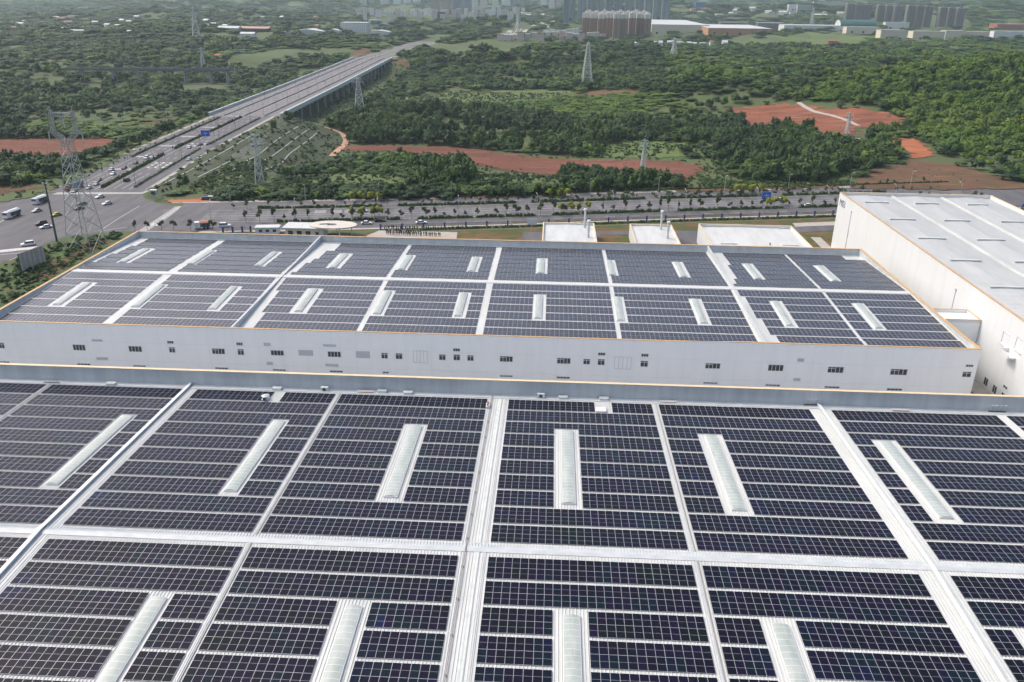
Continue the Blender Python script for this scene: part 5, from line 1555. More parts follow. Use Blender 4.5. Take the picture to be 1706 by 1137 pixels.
road_sign(344, 238, 222, 'big blue direction sign hanging over the expressway', 5.6, 3.9, .1, 5.5)
road_sign(1276, 332, 325.5, 'blue direction sign beside the right yellow trees of the boulevard', 4.6, 3.6, .15, 3.0)
# control cabinet with white cap at the corner
x, y, z = atz(258, 333)
r = thing('utility_cabinet', 'white capped equipment cabinet on a post at the corner of the bank', 'cabinet', (x, y, .1))
mb = MB(); mb.tube((0, 0, -.3), (0, 0, 2.2), .2); mb.build('post', M['pole'], r, local=True)
mb = MB(); mb.box(-1.2, 1.2, -.6, .6, 2.2, 4.4); mb.build('cabinet', M['galvlight'], r, local=True)
mb = MB(); mb.box(-1.5, 1.5, -.9, .9, 4.4, 4.75); mb.build('cap', M['white'], r, local=True)
mb = MB(); mb.box(-1.0, 1.0, -.64, -.605, 2.5, 4.1); mb.build('door', M['dark'], r, local=True)
# hoarding
a = atz(38, 456); b = atz(78, 441)
hx, hy = (a[0] + b[0]) / 2, (a[1] + b[1]) / 2
L = math.hypot(b[0] - a[0], b[1] - a[1]); rz = math.atan2(b[1] - a[1], b[0] - a[0])
r = thing('hoarding', 'tall grey corrugated metal hoarding on posts on the grass slope', 'hoarding', (hx, hy, .1), rz)
n = 16
for i in range(n):
    mb = MB(); q = -L / 2 + L * i / n
    mb.box(q + .02, q + L / n - .02, -.05 + .04 * (i % 2), .05 + .04 * (i % 2), .9, 7.0); mb.build('sheet', M['pipe'] if i % 3 else M['concrete'], r, local=True)
for i in range(5):
    q = -L / 2 + L * i / 4
    mb = MB(); mb.beam((q, .25, -.3), (q, .25, 6.9), .22); mb.beam((q, .25, 5.5), (q, 2.6, -.2), .16); mb.build('post', M['dark'], r, local=True)
# utility poles in the left fields
for px, py, yt in ((36, 308, 283), (85, 282, 245), (42, 262, 240), (280, 205, 180), (205, 208, 188), (140, 210, 190)):
    x, y, z = G(px, py); h = aty(px, yt, y)[1] - z
    r = thing('utility_pole', 'thin concrete utility pole in the fields left of the expressway', 'utility pole', (x, y, z), R_.uniform(0, 3), 'utility poles left of the expressway')
    mb = MB(); mb.tube((0, 0, -.4), (0, 0, h), .24, .16, 6); mb.build('pole', M['pole'], r, local=True)
    mb = MB(); mb.beam((-1, 0, h - .6), (1, 0, h - .6), .18); mb.build('crossarm', M['pole'], r, local=True)
# fence with blue posts along the factory side
X, Y, NX, NY, S = along(BLV)
r = thing('boundary_fence', 'low railing with dark blue posts between the side road and the factory yard', 'fence', (0, 345, 0))
s = 95; prev = None
while s < BL - 3:
    x, y, nx, ny, L = path_at(BLV, s)
    o = -HB - 2.9
    p = (x + nx * o, y + ny * o)
    mb = MB(); q = .32
    mb.box(p[0] - q, p[0] + q, p[1] - q, p[1] + q, 0, 2.5, 0); mb.build('post', M['bluepost'], r)
    if prev:
        mb = MB()
        for zz in (.35, 1.1, 1.85):
            mb.beam((*prev, zz), (*p, zz), .1)
        for k in range(1, 12):
            t = k / 12; xx = prev[0] + (p[0] - prev[0]) * t; yy = prev[1] + (p[1] - prev[1]) * t
            mb.beam((xx, yy, .2), (xx, yy, 2.0), .07)
        mb.build('rail_panel', M['dark'], r)
    prev = p; s += 8.6
r = thing('boundary_fence', 'green mesh fence beside the gate near the junction', 'fence', (0, 330, 0))
W = [atz(*p)[:2] for p in ((372, 388), (388, 387), (404, 386.5), (418, 386))]
for i, p in enumerate(W):
    mb = MB(); mb.box(p[0] - .3, p[0] + .3, p[1] - .3, p[1] + .3, 0, 2.5); mb.build('post', M['bluepost'], r)
    if i:
        mb = MB()
        for zz in (.3, .8, 1.3, 1.8, 2.2): mb.beam((*W[i - 1], zz), (*p, zz), .09)
        mb.build('mesh_panel', M['steeldark'], r)
# ================================================================== factory yard behind
def hall_small(name, label, cat, c4, h, parap=.8, m='white', roofm='roofwhite', cop='copinglight'):
    """low block over four image corners taken on the ground: near left, near right, far right, far left"""
    P4 = [atz(*p, h)[:2] for p in c4]
    x0 = min(P4[0][0], P4[3][0]); x1 = max(P4[1][0], P4[2][0]); y0 = min(P4[0][1], P4[1][1]); y1 = max(P4[2][1], P4[3][1])
    r = thing(name, label, cat, ((x0 + x1) / 2, (y0 + y1) / 2, 0))
    mb = MB(); mb.box(x0, x1, y0, y1, 0, h - parap); mb.build('wall', M[m], r)
    mb = MB(); xm = (x0 + x1) / 2
    mb.quad((x0 + .4, y0 + .4, h - parap + .02), (xm, y0 + .4, h - parap + .35), (xm, y1 - .4, h - parap + .35), (x0 + .4, y1 - .4, h - parap + .02))
    mb.quad((xm, y0 + .4, h - parap + .35), (x1 - .4, y0 + .4, h - parap + .02), (x1 - .4, y1 - .4, h - parap + .02), (xm, y1 - .4, h - parap + .35))
    mb.build('roof', M[roofm], r)
    mb = MB(); t = .35
    mb.box(x0, x1, y1 - t, y1, h - parap + .005, h); mb.box(x0, x0 + t, y0, y1 - t, h - parap + .005, h); mb.box(x1 - t, x1, y0, y1 - t, h - parap + .005, h); mb.box(x0 + t, x1 - t, y0, y0 + t, h - parap + .005, h)
    mb.build('parapet', M[m], r)
    mb = MB(); t = .45
    mb.box(x0 - .05, x1 + .05, y1 - t, y1 + .05, h, h + .1); mb.box(x0 - .05, x0 + t, y0, y1 - t, h, h + .1); mb.box(x1 - t, x1 + .05, y0, y1 - t, h, h + .1)
    mb.build('coping', M[cop], r)
    return r, (x0, x1, y0, y1)
def stack(px, py, ytop, label, h0):
    x, y, _ = atz(px, py, h0); zt_ = aty(px, ytop, y)[1]
    r = thing('chimney', label, 'chimney', (x, y, 0))
    mb = MB(); mb.tube((x, y, 0), (x, y, zt_), .42, .42, 10); mb.build('flue', M['galvlight'], r)
    mb = MB(); mb.tube((x, y, zt_), (x, y, zt_ + .5), .75, .55, 10); mb.build('cap', M['white'], r)
    for zz in (zt_ * .45, zt_ * .75):
        mb = MB(); mb.tube((x, y, zz), (x, y, zz + .2), .52, .52, 10); mb.build('band', M['galv'], r)
    return r
hall_small('boiler_house', 'low white flat roofed block with two flues, middle of the factory yard', 'building', ((905, 408), (994, 409), (990, 373), (905, 370)), 5.5)
hall_small('boiler_house', 'low white flat roofed block with two flues, right of the first one', 'building', ((1060, 408), (1127, 409), (1119, 375), (1063, 373)), 5.5)
stack(974, 378, 349, 'tall pale flue at the back corner of the middle yard block', 5)
stack(980, 394, 368, 'shorter pale flue in front of the tall one on the middle yard block', 5)
stack(1101, 381, 352, 'tall pale flue at the back corner of the right yard block', 5)
stack(1112, 396, 370, 'shorter pale flue in front of the tall one on the right yard block', 5)
r, (x0, x1, y0, y1) = hall_small('workshop', 'wide cream parapet workshop roof behind the right end of the solar warehouse', 'building', ((1188, 412), (1345, 413), (1318, 376), (1174, 373)), 7.5, 1.1)
for xx in (x0 + (x1 - x0) * .2, x0 + (x1 - x0) * .82):
    mb = MB(); mb.box(xx - 3, xx + 3, y0 + 8, y0 + 8.7, 6.4, 7.0); mb.build('roof_ventilator', M['white'], r)
mb = MB(); xm = (x0 + x1) / 2; mb.tube((xm + 4, y0 + 8, 6.4), (xm + 4, y0 + 8, 7.6), .22); mb.build('roof_vent', M['dark'], r)
CREAMC = mat('cream_canopy', (.60, .57, .50), .6, c2=(.5, .47, .41), scale=.5)
# gatehouse: white canopy ring building
x, y, _ = atz(548, 392)
r = thing('gatehouse', 'white rounded gatehouse with dark windows beside the factory gate', 'gatehouse', (x, y, 0))
def ellipse(a, b, n=20, ph=0): return [(a * math.cos(t), b * math.sin(t)) for t in np.arange(n) * 2 * math.pi / n]
mb = MB(); mb.box(-16, -1, -4, 3, 0, 3.6); mb.build('wall', M['white'], r, local=True)
mb = MB(); mb.box(-17, -.5, -5, 4, 3.6, 4.1); mb.build('roof', M['roofwhite'], r, local=True)
E1, E2 = ellipse(9.5, 6, 24), [(x - 2, y) for x, y in ellipse(3.6, 1.7, 24)]
mb = MB()
for i in range(24):
    j = (i + 1) % 24
    for z_, f in ((4.6, 1), (4.1, -1)):
        q = [(E1[i][0] + 2, E1[i][1], z_), (E1[j][0] + 2, E1[j][1], z_), (E2[j][0] + 2, E2[j][1], z_), (E2[i][0] + 2, E2[i][1], z_)]
        mb.quad(*(q if f > 0 else q[::-1]))
    for E_, f in ((E1, 1), (E2, -1)):
        q = [(E_[i][0] + 2, E_[i][1], 4.1), (E_[j][0] + 2, E_[j][1], 4.1), (E_[j][0] + 2, E_[j][1], 4.6), (E_[i][0] + 2, E_[i][1], 4.6)]
        mb.quad(*(q if f > 0 else q[::-1]))
mb.build('canopy', M['copinglight'] if 0 else CREAMC, r, local=True)
for a in (.5, 1.6, 2.7, 3.9, 5.2):
    mb = MB(); mb.tube((2 + 7.6 * math.cos(a), 5.2 * math.sin(a), 0), (2 + 7.6 * math.cos(a), 5.2 * math.sin(a), 4.1), .25); mb.build('column', M['white'], r, local=True)
for q in (-15, -11.5, -8):
    mb = MB(); mb.box(q, q + 1.9, -4.06, -3.99, 1.2, 2.7); f = mb.build('window', M['winglass'], r, local=True)
mb = MB(); mb.box(-4.2, -2.9, -4.06, -3.99, .1, 2.4); mb.build('door', M['winglass'], r, local=True)
x, y, _ = atz(447, 388)
r = thing('site_cabin', 'small white site cabin with a flat roof left of the gatehouse', 'cabin', (x, y, 0), .15)
mb = MB(); mb.box(-4.5, 4.5, -2, 2, 0, 2.7); mb.build('wall', M['white'], r, local=True)
mb = MB(); mb.box(-4.8, 4.8, -2.3, 2.3, 2.7, 2.9); mb.build('roof', M['roofwhite'], r, local=True)
for q in (-3.2, -.5, 2.2):
    mb = MB(); mb.box(q, q + 1.3, -2.05, -1.99, 1, 2); mb.build('window', M['winglass'], r, local=True)
# notice board
x, y, _ = atz(886, 384)
r = thing('notice_board', 'small pale board on a single post in the brown yard', 'sign', (x, y, 0))
mb = MB(); mb.box(-1.9, 1.9, -.1, .1, 2.6, 5.0); mb.build('panel', M['louver'], r, local=True)
mb = MB(); mb.tube((0, .2, 0), (0, .2, 5), .12); mb.build('post', M['pole'], r, local=True)
for px, py, n in ((860, 403, 26), (770, 402, 24)):
    a, b = atz(px, 405), atz(px + (8 if px > 800 else 10), 372)
# people standing in rows
def person_mesh():
    joints = {'pelvis': (0, 0, .95), 'spine': (0, .01, 1.2), 'chest': (0, 0, 1.42), 'neck': (0, 0, 1.53), 'head': (0, .01, 1.66), 'top': (0, 0, 1.74),
              'hl': (.09, 0, .9), 'kl': (.10, .02, .48), 'al': (.10, 0, .08), 'tl': (.11, .14, .04), 'hr': (-.09, 0, .9), 'kr': (-.10, .02, .48), 'ar': (-.10, 0, .08), 'tr': (-.11, .14, .04),
              'sl': (.19, 0, 1.42), 'el': (.25, -.01, 1.14), 'wl': (.26, .05, .90), 'fl': (.26, .07, .80), 'sr': (-.19, 0, 1.42), 'er': (-.25, -.01, 1.14), 'wr': (-.26, .05, .90), 'fr': (-.26, .07, .80)}
    rad = dict(pelvis=.15, spine=.13, chest=.15, neck=.055, head=.1, top=.07, hl=.09, kl=.06, al=.045, tl=.04, hr=.09, kr=.06, ar=.045, tr=.04, sl=.06, el=.045, wl=.035, fl=.035, sr=.06, er=.045, wr=.035, fr=.035)
    ed = [('pelvis', 'spine'), ('spine', 'chest'), ('chest', 'neck'), ('neck', 'head'), ('head', 'top'), ('pelvis', 'hl'), ('hl', 'kl'), ('kl', 'al'), ('al', 'tl'), ('pelvis', 'hr'), ('hr', 'kr'), ('kr', 'ar'), ('ar', 'tr'),
          ('chest', 'sl'), ('sl', 'el'), ('el', 'wl'), ('wl', 'fl'), ('chest', 'sr'), ('sr', 'er'), ('er', 'wr'), ('wr', 'fr')]
    ks = list(joints)
    me = bpy.data.meshes.new('person_body')
    me.from_pydata([joints[k] for k in ks], [(ks.index(a), ks.index(b)) for a, b in ed], [])
    o = bpy.data.objects.new('person_body', me); COL.objects.link(o)
    o.modifiers.new('skin', 'SKIN')
    for i, k in enumerate(ks):
        v = me.skin_vertices[0].data[i]; v.radius = (rad[k], rad[k] * (.8 if k in ('pelvis', 'spine', 'chest') else 1)); v.use_root = (i == 0)
    bpy.context.view_layer.update()
    out = bpy.data.meshes.new_from_object(o.evaluated_get(bpy.context.evaluated_depsgraph_get()))
    COL.objects.unlink(o); bpy.data.objects.remove(o)
    return out
pm = person_mesh()
skin = mat('skin', (.45, .28, .2), .6); trous = mat('dark_trousers', (.03, .035, .05), .8)
PMS = []
for nm, c in (('navy', (.03, .04, .08)), ('black', (.025, .025, .028)), ('grey', (.15, .15, .16)), ('white', (.5, .5, .5))):
    q = pm.copy(); q.name = 'person_' + nm; q.materials.clear()
    q.materials.append(mat('jacket_' + nm, c, .8)); q.materials.append(trous); q.materials.append(skin); q.materials.append(mat('hair', (.012, .01, .01), .7))
    for p in q.polygons:
        z = p.center.z
        p.material_index = 1 if z < .93 and abs(p.center.x) < .2 else (3 if z > 1.69 else 2 if (z > 1.5 or (abs(p.center.x) > .22 and z < .9)) else 0)
    PMS.append((nm, q))
for j, (pa_, pb_, n) in enumerate((((641, 381.5), (738, 384), 26), ((643, 387.5), (700, 389.5), 22), ((645, 391), (733, 394), 30))):
    a = np.array(atz(*pa_)[:2]); b = np.array(atz(*pb_)[:2])
    for i in range(n):
        if R_.random() < .12: continue
        p = a + (b - a) * (i + R_.uniform(-.25, .25)) / (n - 1) + np.array([0, R_.uniform(-.6, .6)])
        nm, q = PMS[R_.choice((0, 0, 1, 1, 2, 3))]
        o = link('person', q); o.location = (p[0], p[1], .14); o.rotation_euler = (0, 0, R_.uniform(-.5, .5) + math.pi)
        s_ = R_.uniform(.94, 1.06); o.scale = (s_, s_, s_)
        tag(o, 'person in a %s jacket standing in the %s row of the crowd on the paving' % (nm, ('back', 'middle', 'front')[j]), 'person', 'people standing in the %s row in %s jackets' % (('back', 'middle', 'front')[j], nm))

# ================================================================== roof furniture on the near warehouse
def roof_item(px, py, label, cat, name, fn, plane_top=True):
    d = ray(px, py)
    y1, z1, s_ = (99.9, 14.99, -.04) if plane_top else (96.9, 15.0, .033)
    t = (z1 - s_ * y1 - HC) / (d[2] - s_ * d[1]); p = CAM + d * t
    r = thing(name, label, cat, (float(p[0]), float(p[1]), float(zN(p[1]))))
    fn(r); return r
def hatch(r):
    mb = MB(); mb.box(-1.0, 1.0, -.8, .8, -.1, .35); mb.build('curb', M['white'], r, local=True)
    mb = MB(); mb.hexa([(-1.1, -.9, .35), (1.1, -.9, .35), (1.1, .9, .35), (-1.1, .9, .35)], [(-1, -.8, .45), (1, -.8, .45), (1, .8, .5), (-1, .8, .5)]); mb.build('lid', M['white'], r, local=True)
    mb = MB(); mb.tube((-.9, .92, .38), (.9, .92, .38), .05, n=6); mb.build('hinge', M['dark'], r, local=True)
roof_item(1001, 686, 'white access hatch in the gap of the panels right of the centre', 'roof hatch', 'roof_hatch', hatch)
def fan(r):
    mb = MB(); mb.box(-.7, .7, -.7, .7, -.1, .3); mb.build('curb', M['white'], r, local=True)
    mb = MB(); mb.tube((0, 0, .3), (0, 0, .9), .65, .65, 14); mb.build('housing', M['galv'], r, local=True)
    mb = MB(); mb.tube((0, 0, .9), (0, 0, 1.15), .85, .25, 14); mb.build('cowl', M['galvlight'], r, local=True)
    mb = MB(); mb.tube((0, -.1, .6), (0, -1.1, .6), .28, .28, 10); mb.build('outlet', M['dark'], r, local=True)
roof_item(443, 667, 'round grey exhaust fan beside the gap in the first row of panels, left part', 'exhaust fan', 'exhaust_fan', fan)
def cond(r):
    mb = MB(); mb.box(-.75, .75, -.35, .35, .12, 1.0); mb.build('casing', M['white'], r, local=True)
    mb = MB(); mb.tube((0, -.352, .55), (0, -.38, .55), .36, .36, 14); mb.build('fan_grille', M['dark'], r, local=True)
    for q in (-.5, .5):
        mb = MB(); mb.box(q - .06, q + .06, -.4, .4, -.1, .12); mb.build('foot', M['dark'], r, local=True)
def box_(r):
    mb = MB(); mb.box(-.9, .9, -.5, .5, -.1, .55); mb.build('casing', M['white'], r, local=True)
    mb = MB(); mb.box(-.95, .95, -.55, .55, .55, .62); mb.build('lid', M['galvlight'], r, local=True)
def pipes(r):
    for q in (-1.2, -.4, .5, 1.3):
        mb = MB(); mb.tube((q, 0, -.2), (q, 0, 1.5), .07, n=6); mb.tube((q, 0, 1.5), (q + .3, -.3, 1.62), .07, n=6); mb.build('vent_pipe', M['galv'], r, local=True)
    mb = MB(); mb.box(-1.6, 1.8, -.15, .15, .1, .25); mb.build('bracket', M['dark'], r, local=True)
def valve(r):
    mb = MB(); mb.box(-.4, .4, -.9, .9, -.1, .5); mb.build('casing', M['galvlight'], r, local=True)
    mb = MB(); mb.tube((0, -.6, .5), (0, -.6, 1.0), .16, n=8); mb.tube((0, .5, .5), (0, .5, .9), .2, n=8); mb.build('valve', M['rust'], r, local=True)
def tray(r):
    mb = MB(); mb.box(-1.6, 1.6, -.35, .35, 0, .3); mb.build('casing', M['rust'], r, local=True)
    mb = MB(); mb.box(-1.7, 1.7, -.4, .4, .3, .36); mb.build('lid', M['galvlight'], r, local=True)
for px, py, lb, ct, nm, fn in ((86, 637, 'cluster of thin vent pipes under the parapet at the far left', 'vent pipes', 'vent_pipe_cluster', pipes),
        (186, 640, 'flat pale box under the parapet near the left', 'junction box', 'junction_box', box_),
        (462, 648, 'small white box under the parapet above the left fan', 'junction box', 'junction_box', box_),
        (541, 650, 'white air conditioner unit under the parapet left of centre', 'air conditioner', 'air_conditioner', cond),
        (609, 652, 'dark cable tray box under the parapet left of centre', 'cable box', 'cable_box', tray),
        (637, 652.5, 'white box under the parapet, right of the dark cable tray', 'junction box', 'junction_box', box_),
        (680, 655, 'small white box under the parapet left of the pipe run', 'junction box', 'junction_box', box_),
        (813, 676, 'rusty valve set at the head of the central pipe run', 'valve set', 'valve_set', valve),
        (901, 661, 'pale unit under the parapet just right of the pipe run', 'air conditioner', 'air_conditioner', cond),
        (938, 663, 'white dome box under the parapet right of the pipe run', 'junction box', 'junction_box', box_),
        (1006, 665, 'white box under the parapet above the access hatch', 'junction box', 'junction_box', box_),
        (1113, 669, 'orange brown tray box under the parapet right of the hatch', 'cable box', 'cable_box', tray),
        (1352, 674, 'cluster of thin vent pipes at the head of the right expansion wall', 'vent pipes', 'vent_pipe_cluster', pipes),
        (1500, 683, 'pale tray box under the parapet at the right', 'cable box', 'cable_box', tray),
        (1660, 685, 'cluster of thin vent pipes under the parapet at the far right', 'vent pipes', 'vent_pipe_cluster', pipes)):
    roof_item(px, py + 3, lb, ct, nm, fn)

# ================================================================== the far town
TM = {'brown': tower_mat('tower_brown', (.33, .22, .165), (.19, .14, .115)), 'cream': tower_mat('tower_cream', (.72, .70, .64), (.42, .42, .40)), 'blue': tower_mat('tower_bluegrey', (.26, .29, .33), (.12, .14, .17), 5),
      'dark': tower_mat('tower_dark', (.15, .14, .14), (.08, .08, .085), 4), 'red': tower_mat('tower_pink', (.36, .25, .22), (.2, .16, .15)), 'white': tower_mat('block_white', (.74, .74, .72), (.42, .43, .44), 4, 3.2),
      'pink': tower_mat('block_pink', (.62, .53, .50), (.36, .33, .33), 3.4, 3.0)}
RED = mat('red_roof', (.32, .10, .07), .7); BLUER = mat('blue_roof', (.06, .17, .42), .5); GREENR = mat('green_roof', (.02, .09, .08), .5); CREAM = mat('cream_wall', (.60, .55, .44), .7)
def Gz(px, py):
    return G(px, py)
def tower(px0, px1, py, ytop, m, label, group=None, crown=None, rz=0.0, fins=2, depth=None, dist=0.0, name='tower_block', cat='tower block'):
    x0, y0, z0 = G((px0 + px1) / 2, py)
    if dist: x0, y0 = x0 * (1 + dist), y0 * (1 + dist); z0 = float(T(x0, y0))
    zc = np.array([x0, y0, z0]) - CAM
    k = (zc @ FWD) / F_PX
    wd = (px1 - px0) * k; h = aty((px0 + px1) / 2, ytop, y0)[1] - z0
    h = max(h, 6)
    dp = depth or min(max(wd * .8, 12), 22)
    r = thing(name, label, cat, (x0, y0 + dp / 2, z0 - 3), rz, group)
    hb_ = h + 3 - (h * .2 if crown else 0)
    mb = MB(); a = wd / 2
    mb.box(-a, a, -dp / 2, dp / 2, 0, hb_)
    n = fins
    for i in range(n):
        q = -a + 2 * a * (i + .5) / n
        mb.box(q - a / n * .55, q + a / n * .55, -dp / 2 - 1.6, -dp / 2 - .003, 0, hb_ - 1.2)
    mb.build('wall', m, r, local=True)
    mb = MB()
    if crown:
        mb.box(-a * .97, a * .97, -dp / 2 + .3, dp / 2 - .3, hb_ + .004, h + 3)
        for i in range(n):
            q = -a + 2 * a * (i + .5) / n
            mb.box(q - a / n * .5, q + a / n * .5, -dp / 2 - 1.4, -dp / 2 + .29, hb_ - 1.19, h + 2)
        mb.build('top_storeys', crown, r, local=True)
        mb = MB(); mb.box(-a * .4, a * .4, -dp / 4, dp / 4, h + 3.004, h + 6); mb.build('roof_plant', crown, r, local=True)
    else:
        mb.box(-a * .4, a * .4, -dp / 4, dp / 4, hb_ + .004, hb_ + 3.5); mb.build('roof_plant', m, r, local=True)
        mb = MB(); mb.box(-a - .2, a + .2, -dp / 2 - .2, dp / 2 + .2, hb_ + .002, hb_ + .9); mb.box(-a - .2, a + .2, -dp / 2 - .2, dp / 2 + .2, hb_ - .6, hb_ - .002)
        mb.build('roof_edge', M['concrete'], r, local=True)
    return r
# brown estate with pale tops
for i in range(9):
    a = 969.5 + i * 12.8
    tower(a, a + 11.6, 62 - abs(i - 4.5) * .55 - (1.6 if i % 2 else 0), 21 + (i % 3) * .8, TM['brown'], 'brown tower with pale top storeys, number %s from the left in the brown estate' % ('one two three four five six seven eight nine'.split()[i]), 'brown tower estate', TM['cream'], fins=2, depth=18)
for i in range(8):
    a = 975 + i * 13
    tower(a, a + 11, 53, 18 + (i % 2), TM['brown'], 'brown tower block in the back row of the brown estate', 'back row of the brown estate', TM['cream'], fins=2, depth=18)
# blue grey high rises behind
for i, (a, b, yb, yt) in enumerate(((938, 948, 37, -34), (949, 957, 35, -30), (962, 975, 33, -34), (977, 989, 33, -38), (992, 1005, 32, -36), (1008, 1020, 33, -40), (1023, 1036, 33, -38), (1040, 1052, 34, -40), (1056, 1068, 34, -36), (1072, 1084, 35, -40), (1087, 1098, 36, -38), (1101, 1114, 37, -34))):
    tower(a, b, yb, yt, TM['blue'], 'blue grey high rise behind the brown estate, number %s from the left' % ('one two three four five six seven eight nine ten eleven twelve'.split()[i]), 'blue grey high rises behind the brown estate', fins=3)
for i, (a, b, yb, yt, m) in enumerate(((718, 733, 20, -20, 'red'), (735, 750, 21, -22, 'red'), (754, 768, 21, -20, 'blue'), (770, 785, 21, -22, 'blue'), (820, 830, 14, -14, 'cream'), (634, 648, 10, -14, 'cream'), (672, 684, 6, -14, 'white'), (688, 700, 6, -14, 'white'), (656, 668, 7, -14, 'white'),
                                       (836, 850, 10, -16, 'white'), (900, 912, 13, -24, 'white'), (914, 924, 13, -22, 'white'), (926, 936, 13, -26, 'pink'), (848, 858, 9, -20, 'blue'), (862, 872, 9, -22, 'blue'), (600, 610, 8, -12, 'cream'), (786, 796, 16, -18, 'cream'), (800, 811, 15, -16, 'pink'))):
    tower(a, b, yb, yt, TM[m], '%s distant high rise at the top edge left of the blue grey group' % {'red': 'pinkish', 'blue': 'blue grey', 'cream': 'cream', 'white': 'whitish', 'pink': 'pale pink'}[m], '%s distant high rises' % m, fins=2)
for g, (gx0, yb, yt) in enumerate(((1408, 36, 6), (1459, 38, 8), (1508, 43, 9), (1562, 44, 12))):
    for i in range(3):
        a = gx0 + i * 14
        tower(a, a + 13, yb + i * .7, yt + i * .6, TM['dark'], 'dark grey tower of the %s cluster in the row of four dark clusters' % ('first', 'second', 'third', 'fourth')[g], 'dark towers, %s cluster' % ('first', 'second', 'third', 'fourth')[g], fins=2, depth=20)
def block(px0, px1, py, ytop, wallm, roofm, label, cat='building', name='building', depth=30, group=None, kind='flat', rz=0.0):
    x0, y0, z0 = G((px0 + px1) / 2, py)
    k = ((np.array([x0, y0, z0]) - CAM) @ FWD) / F_PX
    wd = (px1 - px0) * k; h = max(3.0, aty((px0 + px1) / 2, ytop, y0)[1] - z0)
    r = thing(name, label, cat, (x0, y0 + depth / 2, z0), rz, group)
    a, d2 = wd / 2, depth / 2
    if kind == 'arch':
        mb = MB(); n = 10
        for i in range(n):
            t0, t1 = math.pi * i / n, math.pi * (i + 1) / n
            p0, p1 = (-d2 * math.cos(t0), h * .35 + h * .65 * math.sin(t0)), (-d2 * math.cos(t1), h * .35 + h * .65 * math.sin(t1))
            mb.quad((-a, p0[0], p0[1]), (a, p0[0], p0[1]), (a, p1[0], p1[1]), (-a, p1[0], p1[1]))
        mb.build('roof', roofm, r, local=True)
        mb = MB(); mb.box(-a + .2, a - .2, -d2 + .2, d2 - .2, -2, h * .36)
        for sx in (-a + .3, a - .3):
            mb.poly([(sx, -d2 * .98 * math.cos(math.pi * i / n), h * .35 + h * .63 * math.sin(math.pi * i / n)) for i in range(n + 1)])
        mb.build('wall', wallm, r, local=True)
        return r
    hw = h * (1 if kind == 'flat' else .72)
    mb = MB(); mb.box(-a, a, -d2, d2, -2, hw); mb.build('wall', wallm, r, local=True)
    mb = MB()
    if kind == 'flat':
        mb.box(-a - .3, a + .3, -d2 - .3, d2 + .3, hw + .003, hw + .5)
    elif kind == 'shed':
        n = max(1, int(wd / 34))
        for i in range(n):
            q0, q1 = -a + wd * i / n, -a + wd * (i + 1) / n; qm = (q0 + q1) / 2
            mb.quad((q0, -d2 - .4, hw + .02), (qm, -d2 - .4, h), (qm, d2 + .4, h), (q0, d2 + .4, hw + .02)); mb.quad((qm, -d2 - .4, h), (q1, -d2 - .4, hw + .02), (q1, d2 + .4, hw + .02), (qm, d2 + .4, h))
            mb.poly([(q0, -d2 - .02, hw + .01), (q1, -d2 - .02, hw + .01), (qm, -d2 - .02, h - .05)])
    else:
        mb.quad((-a - .4, -d2 - .5, hw - .1), (a + .4, -d2 - .5, hw - .1), (a + .1, 0, h), (-a - .1, 0, h)); mb.quad((a + .4, d2 + .5, hw - .1), (-a - .4, d2 + .5, hw - .1), (-a - .1, 0, h), (a + .1, 0, h))
        mb.poly([(a, -d2, hw - .1), (a, d2, hw - .1), (a, 0, h - .1)]); mb.poly([(-a, d2, hw - .1), (-a, -d2, hw - .1), (-a, 0, h - .1)])
    mb.build('roof', roofm, r, local=True)
    if kind in ('flat', 'shed') and wd > 24:
        for i in range(max(1, int(wd / 26))):
            q = -a + wd * (i + .5) / max(1, int(wd / 26))
            mb = MB(); mb.box(q - 2.6, q + 2.6, -d2 - .16, -d2 - .01, .2, min(hw * .55, 5)); mb.build('door', M['winglass'], r, local=True)
    return r
W_ = M['white']; RW = M['roofwhite']; GA = M['galvlight']
block(568, 612, 60, 37.5, TM['white'], RW, 'tall white boxy mill with dark vertical stripes above the expressway', depth=40)
block(483, 540, 60, 48, GA, RW, 'pale grey shed left of the tall boxy mill', kind='shed', depth=45, cat='warehouse', name='shed')
block(540, 568, 58, 48, W_, RW, 'white shed tucked against the left of the boxy mill', kind='shed', depth=40, cat='warehouse', name='shed')
block(612, 648, 58, 50, W_, RW, 'long white shed right of the boxy mill', kind='shed', depth=30, cat='warehouse', name='shed')
block(620, 655, 47, 39, GA, BLUER, 'shed with a bright blue roof behind the boxy mill', kind='shed', depth=30, cat='warehouse', name='shed')
block(614, 633, 41, 33, TM['white'], RW, 'small white office behind the blue roofed shed', depth=20)
block(362, 398, 54, 43, GA, GA, 'long low grey barn at the left of the village', kind='gable', depth=22, cat='barn', name='barn')
block(398, 448, 54, 44, M['soilbrown'], mat('pinkroof', (.42, .26, .22), .7), 'long low barn with a pink roof in the village', kind='gable', depth=30, cat='barn', name='barn')
block(400, 424, 62, 53, W_, RW, 'small white farmhouse in front of the pink roofed barn', kind='gable', depth=14, cat='house', name='house')
# material yard
for i, (px, py, c) in enumerate(((452, 63, GA), (463, 62, M['rust']), (474, 63, RED), (486, 64, M['rust']), (498, 66, BLUER), (508, 67, RED), (516, 66, BLUER), (522, 69, M['copinglight']), (470, 67, RED), (490, 70, M['copinglight']), (505, 72, M['copinglight']))):
    block(px, px + 8, py, py - 3, c, c, 'material stack in the yard before the grey shed, %s pile' % ('pale orange red amber blue crimson navy cream brick sand buff'.split() + ['tan'])[i], 'stack', 'material_stack', 8, kind='flat')
